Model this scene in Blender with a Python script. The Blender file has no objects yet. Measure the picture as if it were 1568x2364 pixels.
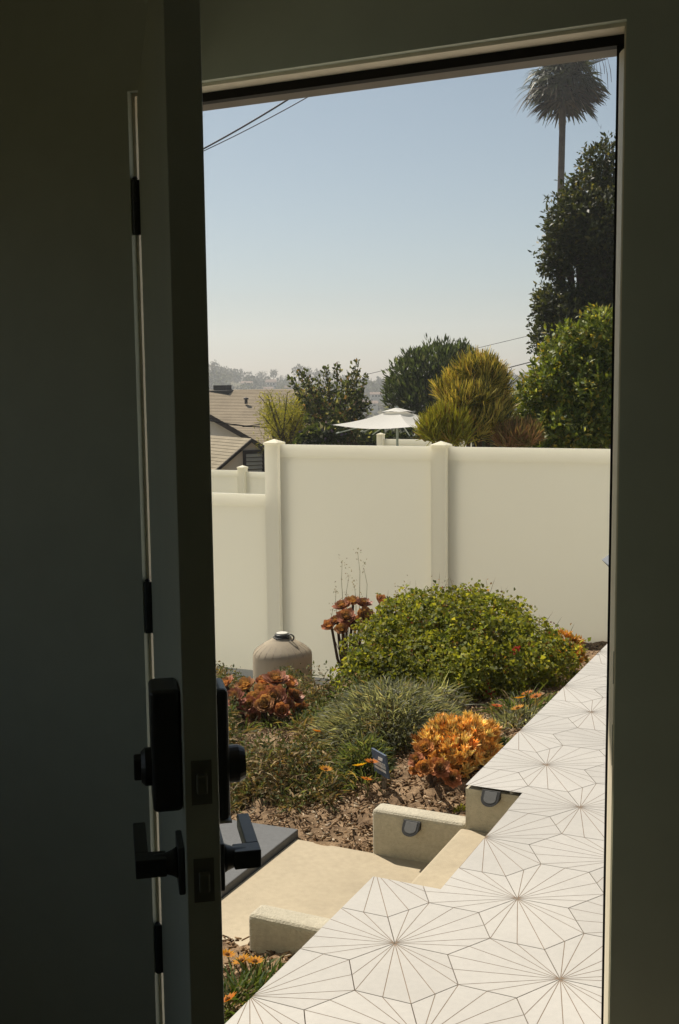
import bpy, bmesh, math, random
import numpy as np
from mathutils import Vector, Matrix

random.seed(7)
RNG = np.random.default_rng(11)
PI = math.pi
R = math.radians
sc = bpy.context.scene
COL = sc.collection

# ------------------------------------------------------------------ camera
H = 1.5                      # eye height over the tiled deck (z = 0)
YAW, PITCH, ROLL = R(25.3), R(6.45), R(0.63)
FPX, CX, CY = 2600.0, 784.0, 1182.0          # lens in units of a 1568 x 2364 print
fw = np.array([-math.sin(YAW) * math.cos(PITCH), math.cos(YAW) * math.cos(PITCH), -math.sin(PITCH)])
r0 = np.array([math.cos(YAW), math.sin(YAW), 0.0])
u0 = np.cross(r0, fw)
rt = r0 * math.cos(ROLL) - u0 * math.sin(ROLL)
up = np.cross(rt, fw)
EYE = np.array([0.0, 0.0, H])
cam_d = bpy.data.cameras.new("camera")
cam_d.sensor_fit = 'VERTICAL'
cam_d.sensor_height = 36.0
cam_d.lens = 36.0 * FPX / 2364.0
cam_d.clip_start = 0.02
cam_d.clip_end = 6000
cam = bpy.data.objects.new("camera", cam_d)
COL.objects.link(cam)
m = Matrix.Identity(4)
for i in range(3):
    m[i][0], m[i][1], m[i][2], m[i][3] = rt[i], up[i], -fw[i], EYE[i]
cam.matrix_world = m
sc.camera = cam

# ------------------------------------------------------------------ sky, sun, exposure
SUN_AZ = R(-62.0)            # clockwise from +Y
SUN_EL = R(52.0)
world = bpy.data.worlds.new("World")
sc.world = world
world.use_nodes = True
wn = world.node_tree
wn.nodes.clear()
wo = wn.nodes.new("ShaderNodeOutputWorld")
bg = wn.nodes.new("ShaderNodeBackground")
sky = wn.nodes.new("ShaderNodeTexSky")
sky.sky_type = 'NISHITA'
sky.sun_disc = False
sky.sun_elevation = SUN_EL
sky.sun_rotation = SUN_AZ
sky.altitude = 0
sky.air_density = 1.0
sky.dust_density = 0.5
sky.ozone_density = 1.0
bg.inputs["Strength"].default_value = 0.0525
hsv = wn.nodes.new("ShaderNodeHueSaturation")
hsv.inputs["Saturation"].default_value = 0.70
hsv.inputs["Hue"].default_value = 0.485
wn.links.new(sky.outputs[0], hsv.inputs["Color"])
wn.links.new(hsv.outputs[0], bg.inputs[0])
wn.links.new(bg.outputs[0], wo.inputs[0])
sd = bpy.data.lights.new("sun", 'SUN')
sd.energy = 4.3
sd.angle = R(0.5)
sd.color = (1.0, 0.925, 0.80)
sun = bpy.data.objects.new("sun", sd)
COL.objects.link(sun)
sdir = Vector((math.sin(SUN_AZ) * math.cos(SUN_EL), math.cos(SUN_AZ) * math.cos(SUN_EL), math.sin(SUN_EL)))
sun.rotation_euler = sdir.to_track_quat('Z', 'Y').to_euler()
sun.location = (-8, 6, 12)
sc.view_settings.view_transform = 'Standard'
sc.view_settings.look = 'None'
sc.view_settings.exposure = 0.58
sc.view_settings.gamma = 1.0
sc.view_settings.use_curve_mapping = False
sc.render.engine = 'CYCLES'
sc.cycles.use_denoising = True
sc.cycles.max_bounces = 9
sc.cycles.diffuse_bounces = 5
sc.cycles.transmission_bounces = 6
sc.cycles.volume_bounces = 0
sc.cycles.caustics_reflective = False
sc.cycles.caustics_refractive = False


# ------------------------------------------------------------------ pixel helpers (print units)
def ray(x, y):
    return fw + rt * (x - CX) / FPX - up * (y - CY) / FPX


def at(x, y, depth):                      # point at a distance along the view axis
    return EYE + ray(x, y) * depth


def pz(x, y, z):
    d = ray(x, y)
    return EYE + d * ((z - H) / d[2])


def py(x, y, Y):
    d = ray(x, y)
    return EYE + d * (Y / d[1])


def sstep(a, b, t):
    t = min(1.0, max(0.0, (t - a) / (b - a)))
    return t * t * (3 - 2 * t)


def gz(x, y):                             # the height of the garden bed
    z = -0.15 + 0.10 * (x + 1.4) - 0.10 * max(0.0, y - 5.5)
    z -= 0.15 * (1 - sstep(3.9, 5.1, y)) - 0.05 * (1 - sstep(3.0, 3.3, y))
    z -= 0.20 * max(0.0, -4.2 - x)
    s1 = sstep(3.75, 4.35, -x) * sstep(5.9, 6.8, y)
    z = z * (1 - s1) - 1.12 * s1
    z -= 0.20 * sstep(2.9, 3.7, -x) * sstep(5.6, 6.7, y)
    z += 0.035 * math.sin(x * 2.3 + 1.0) * math.sin(y * 1.9) + 0.015 * math.sin(x * 6.1) * math.sin(y * 5.3 + 2)
    return z


def gpt(x, y):                            # where a line of sight meets the bed
    d = ray(x, y)
    t = 2.0
    for i in range(900):
        p = EYE + d * t
        if p[2] <= gz(p[0], p[1]):
            break
        t += 0.012
    return np.array([p[0], p[1], gz(p[0], p[1])])


def lin(r, g, b):
    def f(c):
        c /= 255.0
        return c / 12.92 if c <= 0.04045 else ((c + 0.055) / 1.055) ** 2.4
    return (f(r), f(g), f(b))


# ------------------------------------------------------------------ materials
def mat(name, color, rough=0.6, spec=0.4, vary=0.0, scale=8.0, bump=0.0, bscale=60.0, metal=0.0, transl=0.0,
        color2=None, speck=0.0, objrand=0.0, transl_col=None):
    mt = bpy.data.materials.new(name)
    mt.use_nodes = True
    n, l = mt.node_tree.nodes, mt.node_tree.links
    b = n["Principled BSDF"]
    b.inputs["Roughness"].default_value = rough
    b.inputs["Specular IOR Level"].default_value = spec
    b.inputs["Metallic"].default_value = metal
    tc = n.new("ShaderNodeTexCoord")
    geo = n.new("ShaderNodeNewGeometry")
    col = None
    c1 = tuple(color) + (1.0,)
    if vary > 0 or color2 is not None:
        nz = n.new("ShaderNodeTexNoise")
        nz.inputs["Scale"].default_value = scale
        nz.inputs["Detail"].default_value = 6.0
        nz.inputs["Roughness"].default_value = 0.65
        l.new(geo.outputs["Position"], nz.inputs["Vector"])
        rp = n.new("ShaderNodeValToRGB")
        rp.color_ramp.elements[0].position = 0.32
        rp.color_ramp.elements[1].position = 0.68
        c2 = tuple(color2) + (1.0,) if color2 is not None else tuple(c * (1 + vary) for c in color) + (1.0,)
        rp.color_ramp.elements[0].color = tuple(c * (1 - vary) for c in color) + (1.0,)
        rp.color_ramp.elements[1].color = c2
        l.new(nz.outputs["Fac"], rp.inputs["Fac"])
        col = rp.outputs["Color"]
    if speck > 0:
        n2 = n.new("ShaderNodeTexNoise")
        n2.inputs["Scale"].default_value = scale * 24
        n2.inputs["Detail"].default_value = 3.0
        l.new(geo.outputs["Position"], n2.inputs["Vector"])
        mr = n.new("ShaderNodeMapRange")
        mr.inputs["From Min"].default_value = 0.3
        mr.inputs["From Max"].default_value = 0.7
        mr.inputs["To Min"].default_value = 1 - speck
        mr.inputs["To Max"].default_value = 1 + speck
        l.new(n2.outputs["Fac"], mr.inputs["Value"])
        mx = n.new("ShaderNodeMix")
        mx.data_type = 'RGBA'
        mx.blend_type = 'MULTIPLY'
        mx.inputs["Factor"].default_value = 1.0
        if col is not None:
            l.new(col, mx.inputs[6])
        else:
            mx.inputs[6].default_value = c1
        l.new(mr.outputs[0], mx.inputs[7])
        col = mx.outputs[2]
    if objrand > 0:
        oi = n.new("ShaderNodeObjectInfo")
        mr = n.new("ShaderNodeMapRange")
        mr.inputs["To Min"].default_value = 1 - objrand
        mr.inputs["To Max"].default_value = 1.0
        l.new(oi.outputs["Random"], mr.inputs["Value"])
        mx = n.new("ShaderNodeMix")
        mx.data_type = 'RGBA'
        mx.blend_type = 'MULTIPLY'
        mx.inputs["Factor"].default_value = 1.0
        if col is not None:
            l.new(col, mx.inputs[6])
        else:
            mx.inputs[6].default_value = c1
        l.new(mr.outputs[0], mx.inputs[7])
        col = mx.outputs[2]
    if col is not None:
        l.new(col, b.inputs["Base Color"])
    else:
        b.inputs["Base Color"].default_value = c1
    if bump > 0:
        n3 = n.new("ShaderNodeTexNoise")
        n3.inputs["Scale"].default_value = bscale
        n3.inputs["Detail"].default_value = 5.0
        l.new(geo.outputs["Position"], n3.inputs["Vector"])
        bp = n.new("ShaderNodeBump")
        bp.inputs["Strength"].default_value = bump
        bp.inputs["Distance"].default_value = 0.01
        l.new(n3.outputs["Fac"], bp.inputs["Height"])
        l.new(bp.outputs[0], b.inputs["Normal"])
    if transl > 0:
        tr = n.new("ShaderNodeBsdfTranslucent")
        tcx = transl_col if transl_col is not None else color
        tr.inputs["Color"].default_value = tuple(tcx) + (1.0,)
        ms = n.new("ShaderNodeMixShader")
        ms.inputs[0].default_value = transl
        l.new(b.outputs[0], ms.inputs[1])
        l.new(tr.outputs[0], ms.inputs[2])
        l.new(ms.outputs[0], n["Material Output"].inputs["Surface"])
    return mt


def leafmat(name, rough=0.5, spec=0.35, transl=0.35, gain=1.0):
    """foliage: colour carried by each leaf, some light passing through"""
    mt = bpy.data.materials.new(name)
    mt.use_nodes = True
    n, l = mt.node_tree.nodes, mt.node_tree.links
    b = n["Principled BSDF"]
    b.inputs["Roughness"].default_value = rough
    b.inputs["Specular IOR Level"].default_value = spec
    a = n.new("ShaderNodeAttribute")
    a.attribute_name = "Col"
    l.new(a.outputs["Color"], b.inputs["Base Color"])
    tr = n.new("ShaderNodeBsdfTranslucent")
    mx = n.new("ShaderNodeMix")
    mx.data_type = 'RGBA'
    mx.blend_type = 'MULTIPLY'
    mx.inputs["Factor"].default_value = 1.0
    mx.inputs[7].default_value = (1.9 * gain, 1.75 * gain, 0.7 * gain, 1)
    l.new(a.outputs["Color"], mx.inputs[6])
    l.new(mx.outputs[2], tr.inputs["Color"])
    ms = n.new("ShaderNodeMixShader")
    ms.inputs[0].default_value = transl
    l.new(b.outputs[0], ms.inputs[1])
    l.new(tr.outputs[0], ms.inputs[2])
    l.new(ms.outputs[0], n["Material Output"].inputs["Surface"])
    return mt


M = {}
M['wall_in'] = mat("interior_paint", (0.66, 0.70, 0.60), 0.75, 0.2, vary=0.06, scale=1.5, bump=0.08, bscale=140)
M['ceil'] = mat("ceiling_paint", (0.75, 0.74, 0.66), 0.8, 0.2)
M['floor_in'] = mat("interior_floor", (0.34, 0.27, 0.19), 0.4, 0.4, vary=0.2, scale=3)
M['door'] = mat("door_paint", (0.60, 0.64, 0.55), 0.45, 0.4, vary=0.05, scale=3, bump=0.03, bscale=60)
M['trim'] = mat("trim_paint", (0.90, 0.82, 0.67), 0.5, 0.35, vary=0.06, scale=12)
M['casing'] = mat("casing_paint", (0.60, 0.64, 0.55), 0.5, 0.35, vary=0.04, scale=6)
M['rubber'] = mat("black_rubber", (0.012, 0.011, 0.010), 0.6, 0.2)
M['outer_trim'] = mat("outer_trim_paint", (0.20, 0.175, 0.15), 0.6, 0.3, vary=0.1, scale=10)
M['foam'] = mat("weatherstrip_vinyl", (0.85, 0.76, 0.58), 0.45, 0.4)
M['blackmetal'] = mat("black_metal", (0.032, 0.035, 0.039), 0.42, 0.7, vary=0.15, scale=60)
M['brass'] = mat("dark_plate", (0.20, 0.20, 0.16), 0.45, 0.4)
M['ext_stucco'] = mat("house_stucco", (0.55, 0.52, 0.46), 0.9, 0.1, vary=0.05, bump=0.3, bscale=80)
M['tile'] = mat("white_cement_tile", (0.485, 0.458, 0.42), 0.45, 0.35, vary=0.06, scale=2.2, speck=0.03, objrand=0.11, bump=0.05, bscale=30)
M['line'] = mat("tile_line", (0.22, 0.165, 0.12), 0.8, 0.1, vary=0.2, scale=30)
M['stucco'] = mat("tan_stucco", (0.47, 0.425, 0.33), 0.92, 0.12, vary=0.17, scale=3.2, bump=0.5, bscale=160, speck=0.08)
M['pad'] = mat("tan_concrete", (0.41, 0.345, 0.245), 0.88, 0.15, vary=0.13, scale=1.7, bump=0.15, bscale=200, speck=0.05)
M['slab'] = mat("grey_paving", (0.125, 0.126, 0.127), 0.8, 0.2, vary=0.06, scale=3, speck=0.06, bump=0.1)
M['paleconc'] = mat("pale_concrete", (0.50, 0.485, 0.455), 0.85, 0.2, vary=0.1, scale=3, speck=0.05)
M['soil'] = mat("bed_soil", (0.15, 0.092, 0.052), 0.95, 0.1, vary=0.5, scale=14, color2=(0.33, 0.225, 0.135), speck=0.4, bump=1.0, bscale=50)
M['ground'] = mat("yard_ground", (0.13, 0.105, 0.06), 0.95, 0.1, vary=0.4, scale=0.3, color2=(0.16, 0.15, 0.08))
M['vinyl'] = mat("white_vinyl", (0.95, 0.925, 0.83), 0.42, 0.4, vary=0.02, scale=1.2, transl=0.64, transl_col=(0.98, 0.955, 0.86))
M['tank'] = mat("beige_plastic", (0.34, 0.285, 0.21), 0.8, 0.12, vary=0.06, scale=8)
M['seam'] = mat("beige_plastic_rib", (0.30, 0.235, 0.175), 0.55, 0.3)
M['blackplastic'] = mat("black_plastic", (0.02, 0.021, 0.02), 0.4, 0.5)
M['lid_and_glint'] = mat("pale_lid_and_glint", (0.55, 0.53, 0.47), 0.5, 0.4)
M['bronze'] = mat("dark_bronze", (0.026, 0.025, 0.024), 0.5, 0.5, vary=0.15, scale=90, metal=0.3)
M['bronze2'] = mat("bronze_inset", (0.10, 0.098, 0.095), 0.55, 0.5, vary=0.1, scale=90)
M['sign'] = mat("blue_sign_paint", (0.075, 0.10, 0.145), 0.6, 0.3, vary=0.2, scale=60)
M['signtext'] = mat("white_sign_paint", (0.70, 0.69, 0.66), 0.6, 0.2)
M['wood'] = mat("weathered_wood", (0.20, 0.165, 0.13), 0.85, 0.15, vary=0.3, scale=40)
M['bark'] = mat("bark", (0.075, 0.055, 0.04), 0.95, 0.1, vary=0.35, scale=14, bump=0.6, bscale=20)
M['stem'] = mat("succulent_stem", (0.075, 0.05, 0.035), 0.8, 0.2, vary=0.25, scale=60)
M['palmbark'] = mat("palm_bark", (0.105, 0.085, 0.072), 0.95, 0.1, vary=0.3, scale=3)
M['leaf'] = leafmat("leaf", 0.62, 0.18, 0.42)
M['leaf_dark'] = leafmat("leaf_glossy", 0.50, 0.28, 0.30)
M['leaf_far'] = leafmat("leaf_far", 0.7, 0.15, 0.2)
M['leaf_dry'] = leafmat("leaf_dry", 0.75, 0.15, 0.25, 0.75)
M['succ'] = leafmat("succulent_leaf", 0.5, 0.3, 0.25, 0.62)
M['petal'] = leafmat("petal", 0.6, 0.2, 0.4, 0.7)
M['centre'] = mat("flower_centre", (0.12, 0.05, 0.01), 0.8, 0.1)
M['canvas'] = mat("white_canvas", (0.88, 0.86, 0.82), 0.85, 0.1, transl=0.45, transl_col=(0.92, 0.88, 0.8))
M['polepaint'] = mat("pale_green_pole", (0.33, 0.38, 0.33), 0.5, 0.4)
M['shingle'] = mat("tan_shingle", (0.30, 0.245, 0.175), 0.95, 0.1, vary=0.14, scale=1.2, speck=0.12)
M['shingle2'] = mat("garage_shingle", (0.30, 0.255, 0.185), 0.95, 0.1, vary=0.14, scale=2.5, speck=0.12)
M['housewhite'] = mat("white_siding", (0.66, 0.64, 0.58), 0.8, 0.2, vary=0.04)
M['gable'] = mat("mauve_tan_stucco", (0.76, 0.62, 0.51), 0.9, 0.1, vary=0.06, scale=2)
M['fascia'] = mat("dark_fascia", (0.035, 0.026, 0.022), 0.7, 0.2)
M['louvre'] = mat("louvre_grey", (0.45, 0.41, 0.35), 0.7, 0.2)
M['dark'] = mat("dark_void", (0.012, 0.013, 0.012), 0.8, 0.1)
M['acmetal'] = mat("rooftop_unit", (0.035, 0.034, 0.034), 0.7, 0.3)
M['wire'] = mat("black_cable", (0.018, 0.017, 0.016), 0.6, 0.3)
M['catch'] = mat("pale_grey_fitting", (0.34, 0.37, 0.42), 0.4, 0.4)
M['farwall'] = mat("far_house_wall", (0.62, 0.58, 0.52), 0.8, 0.1)
M['farroof'] = mat("far_house_roof", (0.26, 0.19, 0.15), 0.9, 0.1)


# ------------------------------------------------------------------ object helpers
def tag(o, label=None, cat=None, group=None, kind=None):
    if label: o["label"] = label
    if cat: o["category"] = cat
    if group: o["group"] = group
    if kind: o["kind"] = kind
    return o


def empty(name, loc=(0, 0, 0), rz=0.0):
    o = bpy.data.objects.new(name, None)
    o.empty_display_size = 0.1
    o.location = loc
    o.rotation_euler = (0, 0, rz)
    COL.objects.link(o)
    return o


class MB:
    def __init__(s):
        s.v, s.f, s.mi, s.k = [], [], [], 0

    def add(s, vs, fs, k=None):
        b = len(s.v)
        s.v += [tuple(float(c) for c in p) for p in vs]
        for f in fs:
            s.f.append(tuple(i + b for i in f))
            s.mi.append(s.k if k is None else k)

    def box(s, x0, x1, y0, y1, z0, z1, k=None):
        s.add([(x0, y0, z0), (x1, y0, z0), (x1, y1, z0), (x0, y1, z0), (x0, y0, z1), (x1, y0, z1), (x1, y1, z1), (x0, y1, z1)],
              [(3, 2, 1, 0), (4, 5, 6, 7), (0, 1, 5, 4), (1, 2, 6, 5), (2, 3, 7, 6), (3, 0, 4, 7)], k)

    def prism(s, poly, z0, z1, k=None):       # poly: xy points, counter-clockwise
        n = len(poly)
        vs = [(p[0], p[1], z0) for p in poly] + [(p[0], p[1], z1) for p in poly]
        fs = [tuple(range(n - 1, -1, -1)), tuple(range(n, 2 * n))]
        fs += [(i, (i + 1) % n, n + (i + 1) % n, n + i) for i in range(n)]
        s.add(vs, fs, k)

    def extrude(s, poly, vec, k=None):        # poly: 3d points
        n = len(poly)
        vs = [tuple(p) for p in poly] + [(p[0] + vec[0], p[1] + vec[1], p[2] + vec[2]) for p in poly]
        fs = [tuple(range(n - 1, -1, -1)), tuple(range(n, 2 * n))]
        fs += [(i, (i + 1) % n, n + (i + 1) % n, n + i) for i in range(n)]
        s.add(vs, fs, k)

    def tube(s, pts, rad, seg=8, caps=True, k=None):
        pts = [Vector(p) for p in pts]
        n = len(pts)
        if not hasattr(rad, '__len__'): rad = [rad] * n
        vs = []
        ref = None
        for i, p in enumerate(pts):
            d = (pts[min(i + 1, n - 1)] - pts[max(i - 1, 0)]).normalized()
            if ref is None:
                ref = Vector((0, 0, 1)) if abs(d.z) < 0.9 else Vector((1, 0, 0))
            a = d.cross(ref)
            if a.length < 1e-5: a = d.orthogonal()
            a.normalize()
            b = d.cross(a).normalized()
            ref = b * -1 if False else ref
            for j in range(seg):
                t = 2 * PI * j / seg
                vs.append(p + (a * math.cos(t) + b * math.sin(t)) * rad[i])
        fs = []
        for i in range(n - 1):
            for j in range(seg):
                fs.append((i * seg + j, i * seg + (j + 1) % seg, (i + 1) * seg + (j + 1) % seg, (i + 1) * seg + j))
        if caps:
            fs.append(tuple(range(seg - 1, -1, -1)))
            fs.append(tuple((n - 1) * seg + j for j in range(seg)))
        s.add(vs, fs, k)

    def lathe(s, prof, seg=32, c=(0, 0, 0), k=None):   # prof: (r, z) bottom to top
        n = len(prof)
        vs = []
        for r, z in prof:
            for j in range(seg):
                t = 2 * PI * j / seg
                vs.append((c[0] + r * math.cos(t), c[1] + r * math.sin(t), c[2] + z))
        fs = []
        for i in range(n - 1):
            for j in range(seg):
                fs.append((i * seg + j, i * seg + (j + 1) % seg, (i + 1) * seg + (j + 1) % seg, (i + 1) * seg + j))
        fs.append(tuple(range(seg - 1, -1, -1)))
        fs.append(tuple((n - 1) * seg + j for j in range(seg)))
        s.add(vs, fs, k)

    def mesh(s, name, mats, smooth=False):
        me = bpy.data.meshes.new(name)
        me.from_pydata(s.v, [], s.f)
        if not isinstance(mats, (list, tuple)): mats = [mats]
        for q in mats: me.materials.append(q)
        if len(mats) > 1: me.polygons.foreach_set("material_index", s.mi)
        if smooth: me.polygons.foreach_set("use_smooth", [True] * len(me.polygons))
        me.update()
        return me

    def build(s, name, mats, parent=None, smooth=False, bevel=0.0, seg=2, loc=None):
        me = s.mesh(name, mats, smooth)
        o = bpy.data.objects.new(name, me)
        COL.objects.link(o)
        if parent is not None: o.parent = parent
        if loc is not None: o.location = loc
        if bevel > 0:
            bm = bmesh.new()
            bm.from_mesh(me)
            bmesh.ops.bevel(bm, geom=[e for e in bm.edges if e.calc_face_angle(0) > 0.5], offset=bevel, segments=seg, affect='EDGES', profile=0.5)
            bm.to_mesh(me)
            bm.free()
            me.update()
        return o


def box_obj(name, mt, x0, x1, y0, y1, z0, z1, parent=None, bevel=0.0, seg=2):
    b = MB()
    b.box(x0, x1, y0, y1, z0, z1)
    return b.build(name, mt, parent, bevel=bevel, seg=seg)


def copy_obj(o, parent=None, loc=None, rot=None, scale=None):
    c = o.copy()
    COL.objects.link(c)
    c.parent = parent
    if loc is not None: c.location = loc
    if rot is not None: c.rotation_euler = rot
    if scale is not None: c.scale = scale if hasattr(scale, '__len__') else (scale,) * 3
    return c


# ---- numpy foliage ----
def npobj(name, chunks, mt, parent=None, loc=None):
    """chunks: list of (V[n,3], Q[m,4], C[n,3]) joined into one quad mesh with a colour per leaf"""
    if not isinstance(mt, (list, tuple)): mt = [mt]
    Vs, Qs, Cs, off = [], [], [], 0
    for V, Q, C in chunks:
        Vs.append(V); Qs.append(Q + off); Cs.append(C); off += len(V)
    V = np.concatenate(Vs).astype(np.float32)
    Q = np.concatenate(Qs).astype(np.int32)
    C = np.concatenate(Cs).astype(np.float32)
    me = bpy.data.meshes.new(name)
    me.vertices.add(len(V))
    me.vertices.foreach_set("co", V.ravel())
    me.loops.add(Q.size)
    me.loops.foreach_set("vertex_index", Q.ravel())
    me.polygons.add(len(Q))
    me.polygons.foreach_set("loop_start", np.arange(0, Q.size, 4, dtype=np.int32))
    me.polygons.foreach_set("loop_total", np.full(len(Q), 4, dtype=np.int32))
    a = me.attributes.new("Col", 'FLOAT_COLOR', 'POINT')
    a.data.foreach_set("color", np.concatenate([C, np.ones((len(C), 1), np.float32)], 1).ravel())
    for q in mt: me.materials.append(q)
    me.update(calc_edges=True)
    me.validate()
    o = bpy.data.objects.new(name, me)
    COL.objects.link(o)
    if parent is not None: o.parent = parent
    if loc is not None: o.location = loc
    return o


def unit(v):
    return v / np.maximum(np.linalg.norm(v, axis=-1, keepdims=True), 1e-9)


def rsph(n):
    return unit(RNG.normal(size=(n, 3)))


def pick(cols, n, jit=0.18):
    """cols: list of (weight, (r,g,b))"""
    w = np.array([c[0] for c in cols], float)
    c = np.array([c[1] for c in cols], float)
    k = RNG.choice(len(cols), n, p=w / w.sum())
    return c[k] * (1 + RNG.normal(size=(n, 1)) * jit).clip(0.45, 1.7)


def leaves(P, D, N, L, W, C, fold=0.18):
    n = len(P)
    S = unit(np.cross(D, N))
    N = unit(np.cross(S, D))
    L = np.broadcast_to(np.asarray(L, float).reshape(-1, 1), (n, 1))
    W = np.broadcast_to(np.asarray(W, float).reshape(-1, 1), (n, 1))
    V = np.empty((n, 4, 3))
    V[:, 0] = P
    V[:, 1] = P + D * L * 0.48 + S * W * 0.5 + N * W * fold
    V[:, 2] = P + D * L
    V[:, 3] = P + D * L * 0.48 - S * W * 0.5 + N * W * fold
    return V.reshape(-1, 3), np.arange(n * 4).reshape(n, 4), np.repeat(C, 4, 0)


def blades(P, D, L, W, C, droop=0.3, K=3, tipw=0.12, side=None):
    n = len(P)
    L = np.broadcast_to(np.asarray(L, float).reshape(-1, 1), (n, 1))
    W = np.broadcast_to(np.asarray(W, float).reshape(-1, 1), (n, 1))
    droop = np.broadcast_to(np.asarray(droop, float).reshape(-1, 1), (n, 1))
    if side is None:
        side = unit(np.cross(D, rsph(n)))
    V = np.empty((n, K + 1, 2, 3))
    g = np.array([0, 0, -1.0])
    for i in range(K + 1):
        t = i / K
        c = P + D * L * t + g * droop * L * t * t
        w = W * (0.5 * ((1 - t) ** 0.7) + tipw * 0.5) * (0.75 + 0.5 * t if t < 0.5 else 1)
        V[:, i, 0] = c + side * w
        V[:, i, 1] = c - side * w
    Q = np.empty((n, K, 4), int)
    base = (np.arange(n) * (K + 1) * 2)[:, None]
    for i in range(K):
        Q[:, i] = base + np.array([2 * i, 2 * i + 1, 2 * i + 3, 2 * i + 2])
    return V.reshape(-1, 3), Q.reshape(-1, 4), np.repeat(C, (K + 1) * 2, 0)


def cloud(blobs, n, fill=0.25, ragged=0.12, freq=5.0):
    """points and outward directions in a crown made of blobs (cx,cy,cz,rx,ry,rz)"""
    B = np.array(blobs, float)
    area = (B[:, 3] * B[:, 4] + B[:, 4] * B[:, 5] + B[:, 3] * B[:, 5])
    k = RNG.choice(len(B), n, p=area / area.sum())
    d = rsph(n)
    r = 1 - np.abs(RNG.normal(size=n)) * 0.10
    inner = RNG.random(n) < fill
    r[inner] = RNG.random(inner.sum()) ** 0.4
    bump = np.sin(d[:, 0] * freq + k) * np.sin(d[:, 1] * freq * 1.3 + 2 * k) * np.sin(d[:, 2] * freq * 0.9 + 3 * k)
    r = r * (1 + ragged * bump * 1.6)
    P = B[k, :3] + d * r[:, None] * B[k, 3:]
    out = unit(d / B[k, 3:])
    return P, out


def tree_leaves(blobs, n, L, W, cols, fill=0.25, ragged=0.14, upb=0.2, freq=5.0, jit=0.2, tuft=0):
    if tuft:
        P0, o0 = cloud(blobs, n // tuft, fill, ragged, freq)
        P = np.repeat(P0, tuft, 0) + RNG.normal(size=(len(P0) * tuft, 3)) * L * 0.45
        out = np.repeat(o0, tuft, 0)
        c = np.repeat(pick(cols, len(P0), jit * 0.8), tuft, 0) * (1 + RNG.normal(size=(len(P), 1)) * jit * 0.7).clip(0.5, 1.6)
    else:
        P, out = cloud(blobs, n, fill, ragged, freq)
        c = pick(cols, n, jit)
    m = len(P)
    D = unit(out * 0.7 + rsph(m) * 0.9 + np.array([0, 0, upb]))
    N = unit(out * 0.8 + rsph(m) * 0.8 + np.array([0, 0, 0.5]))
    l = L * RNG.uniform(0.65, 1.3, m)
    return leaves(P, D, N, l, l * W, c)


# ------------------------------------------------------------------ the setting: ground, terrain, hills
def far_z(x, y):
    d = math.hypot(x, y)
    a = math.degrees(math.atan2(x, y))        # from +Y towards +X; the view looks along -25
    z = -1.75 - 3.4 * sstep(12, 60, d) - 6.0 * sstep(60, 230, d)
    left = 1 - sstep(-35, -27, a)
    hill = (13.2 + 6.8 * left) * sstep(210, 470, d) - 2.0 * (1 - left)
    z += hill * sstep(200, 300, d)
    z += 1.1 * math.sin(a * 0.33 + 1) * sstep(250, 450, d)
    return z


gb = MB()
rings = [0, 6, 9, 12, 16, 22, 30, 40, 55, 75, 100, 140, 190, 240, 290, 340, 390, 430, 460, 480, 520, 600, 760, 1000, 1500, 2600]
NS = 144
vs, fs = [], []
for r in rings:
    for j in range(NS):
        t = 2 * PI * j / NS
        x, y = r * math.sin(t), r * math.cos(t)
        z = far_z(x, y) if r < 560 else far_z(x * 540 / max(r, 1), y * 540 / max(r, 1)) - (r - 540) * 0.01
        vs.append((x, y, z))
for i in range(len(rings) - 1):
    for j in range(NS):
        fs.append((i * NS + j, i * NS + (j + 1) % NS, (i + 1) * NS + (j + 1) % NS, (i + 1) * NS + j))
gb.add(vs, fs)
tag(gb.build("ground", M['ground'], smooth=True), kind="structure")

# garden bed soil: a finely broken sheet
xs = np.arange(-8.0, -1.32, 0.045)
ys = np.arange(1.97, 8.62, 0.045)
nx, ny = len(xs), len(ys)
V = np.zeros((nx, ny, 3))
for i, x in enumerate(xs):
    for j, y in enumerate(ys):
        z = gz(x, y)
        if (x > -1.80 and 3.04 < y < 3.97) or (-5.2 < x <= -1.8 and 3.04 < y < 3.88): z = min(z, -0.42)
        V[i, j] = (x, y, z + RNG.normal() * 0.010)
idx = np.arange(nx * ny).reshape(nx, ny)
Q = np.stack([idx[:-1, :-1], idx[1:, :-1], idx[1:, 1:], idx[:-1, 1:]], -1).reshape(-1, 4)
soil = npobj("garden_soil", [(V.reshape(-1, 3), Q, np.ones((nx * ny, 3)) * 0.2)], M['soil'])
soil.data.polygons.foreach_set("use_smooth", [True] * len(soil.data.polygons))
tag(soil, kind="structure")

# ------------------------------------------------------------------ the house the camera stands in
b = MB()
YI, YE = 1.845, 1.955          # inner and outer face of the front wall
XL, XR, ZH = -1.294, -0.372, 2.05   # clear opening between jambs
b.box(-3.2, XL - 0.02, YI, YE, -0.4, 2.5)
b.box(XR + 0.02, 2.6, YI, YE, -0.4, 2.5)
b.box(XL - 0.02, XR + 0.02, YI, YE, ZH + 0.02, 2.5)
tag(b.build("wall_front", M['wall_in']), kind="structure")
b = MB()
for (y0, y1, z0, z1) in ((-3.2, -1.6, -0.4, 2.5), (1.2, YE, -0.4, 2.5), (-1.6, 1.2, -0.4, 0.9), (-1.6, 1.2, 2.1, 2.5)):
    b.box(-3.3, -3.2, y0, y1, z0, z1)
tag(b.build("wall_left", M['wall_in']), kind="structure")
b = MB(); b.box(2.6, 2.7, -3.2, YE, -0.4, 2.5); tag(b.build("wall_right", M['wall_in']), kind="structure")
b = MB(); b.box(-3.3, 2.7, -3.3, -3.2, -0.4, 2.5); tag(b.build("wall_back", M['wall_in']), kind="structure")
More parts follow.
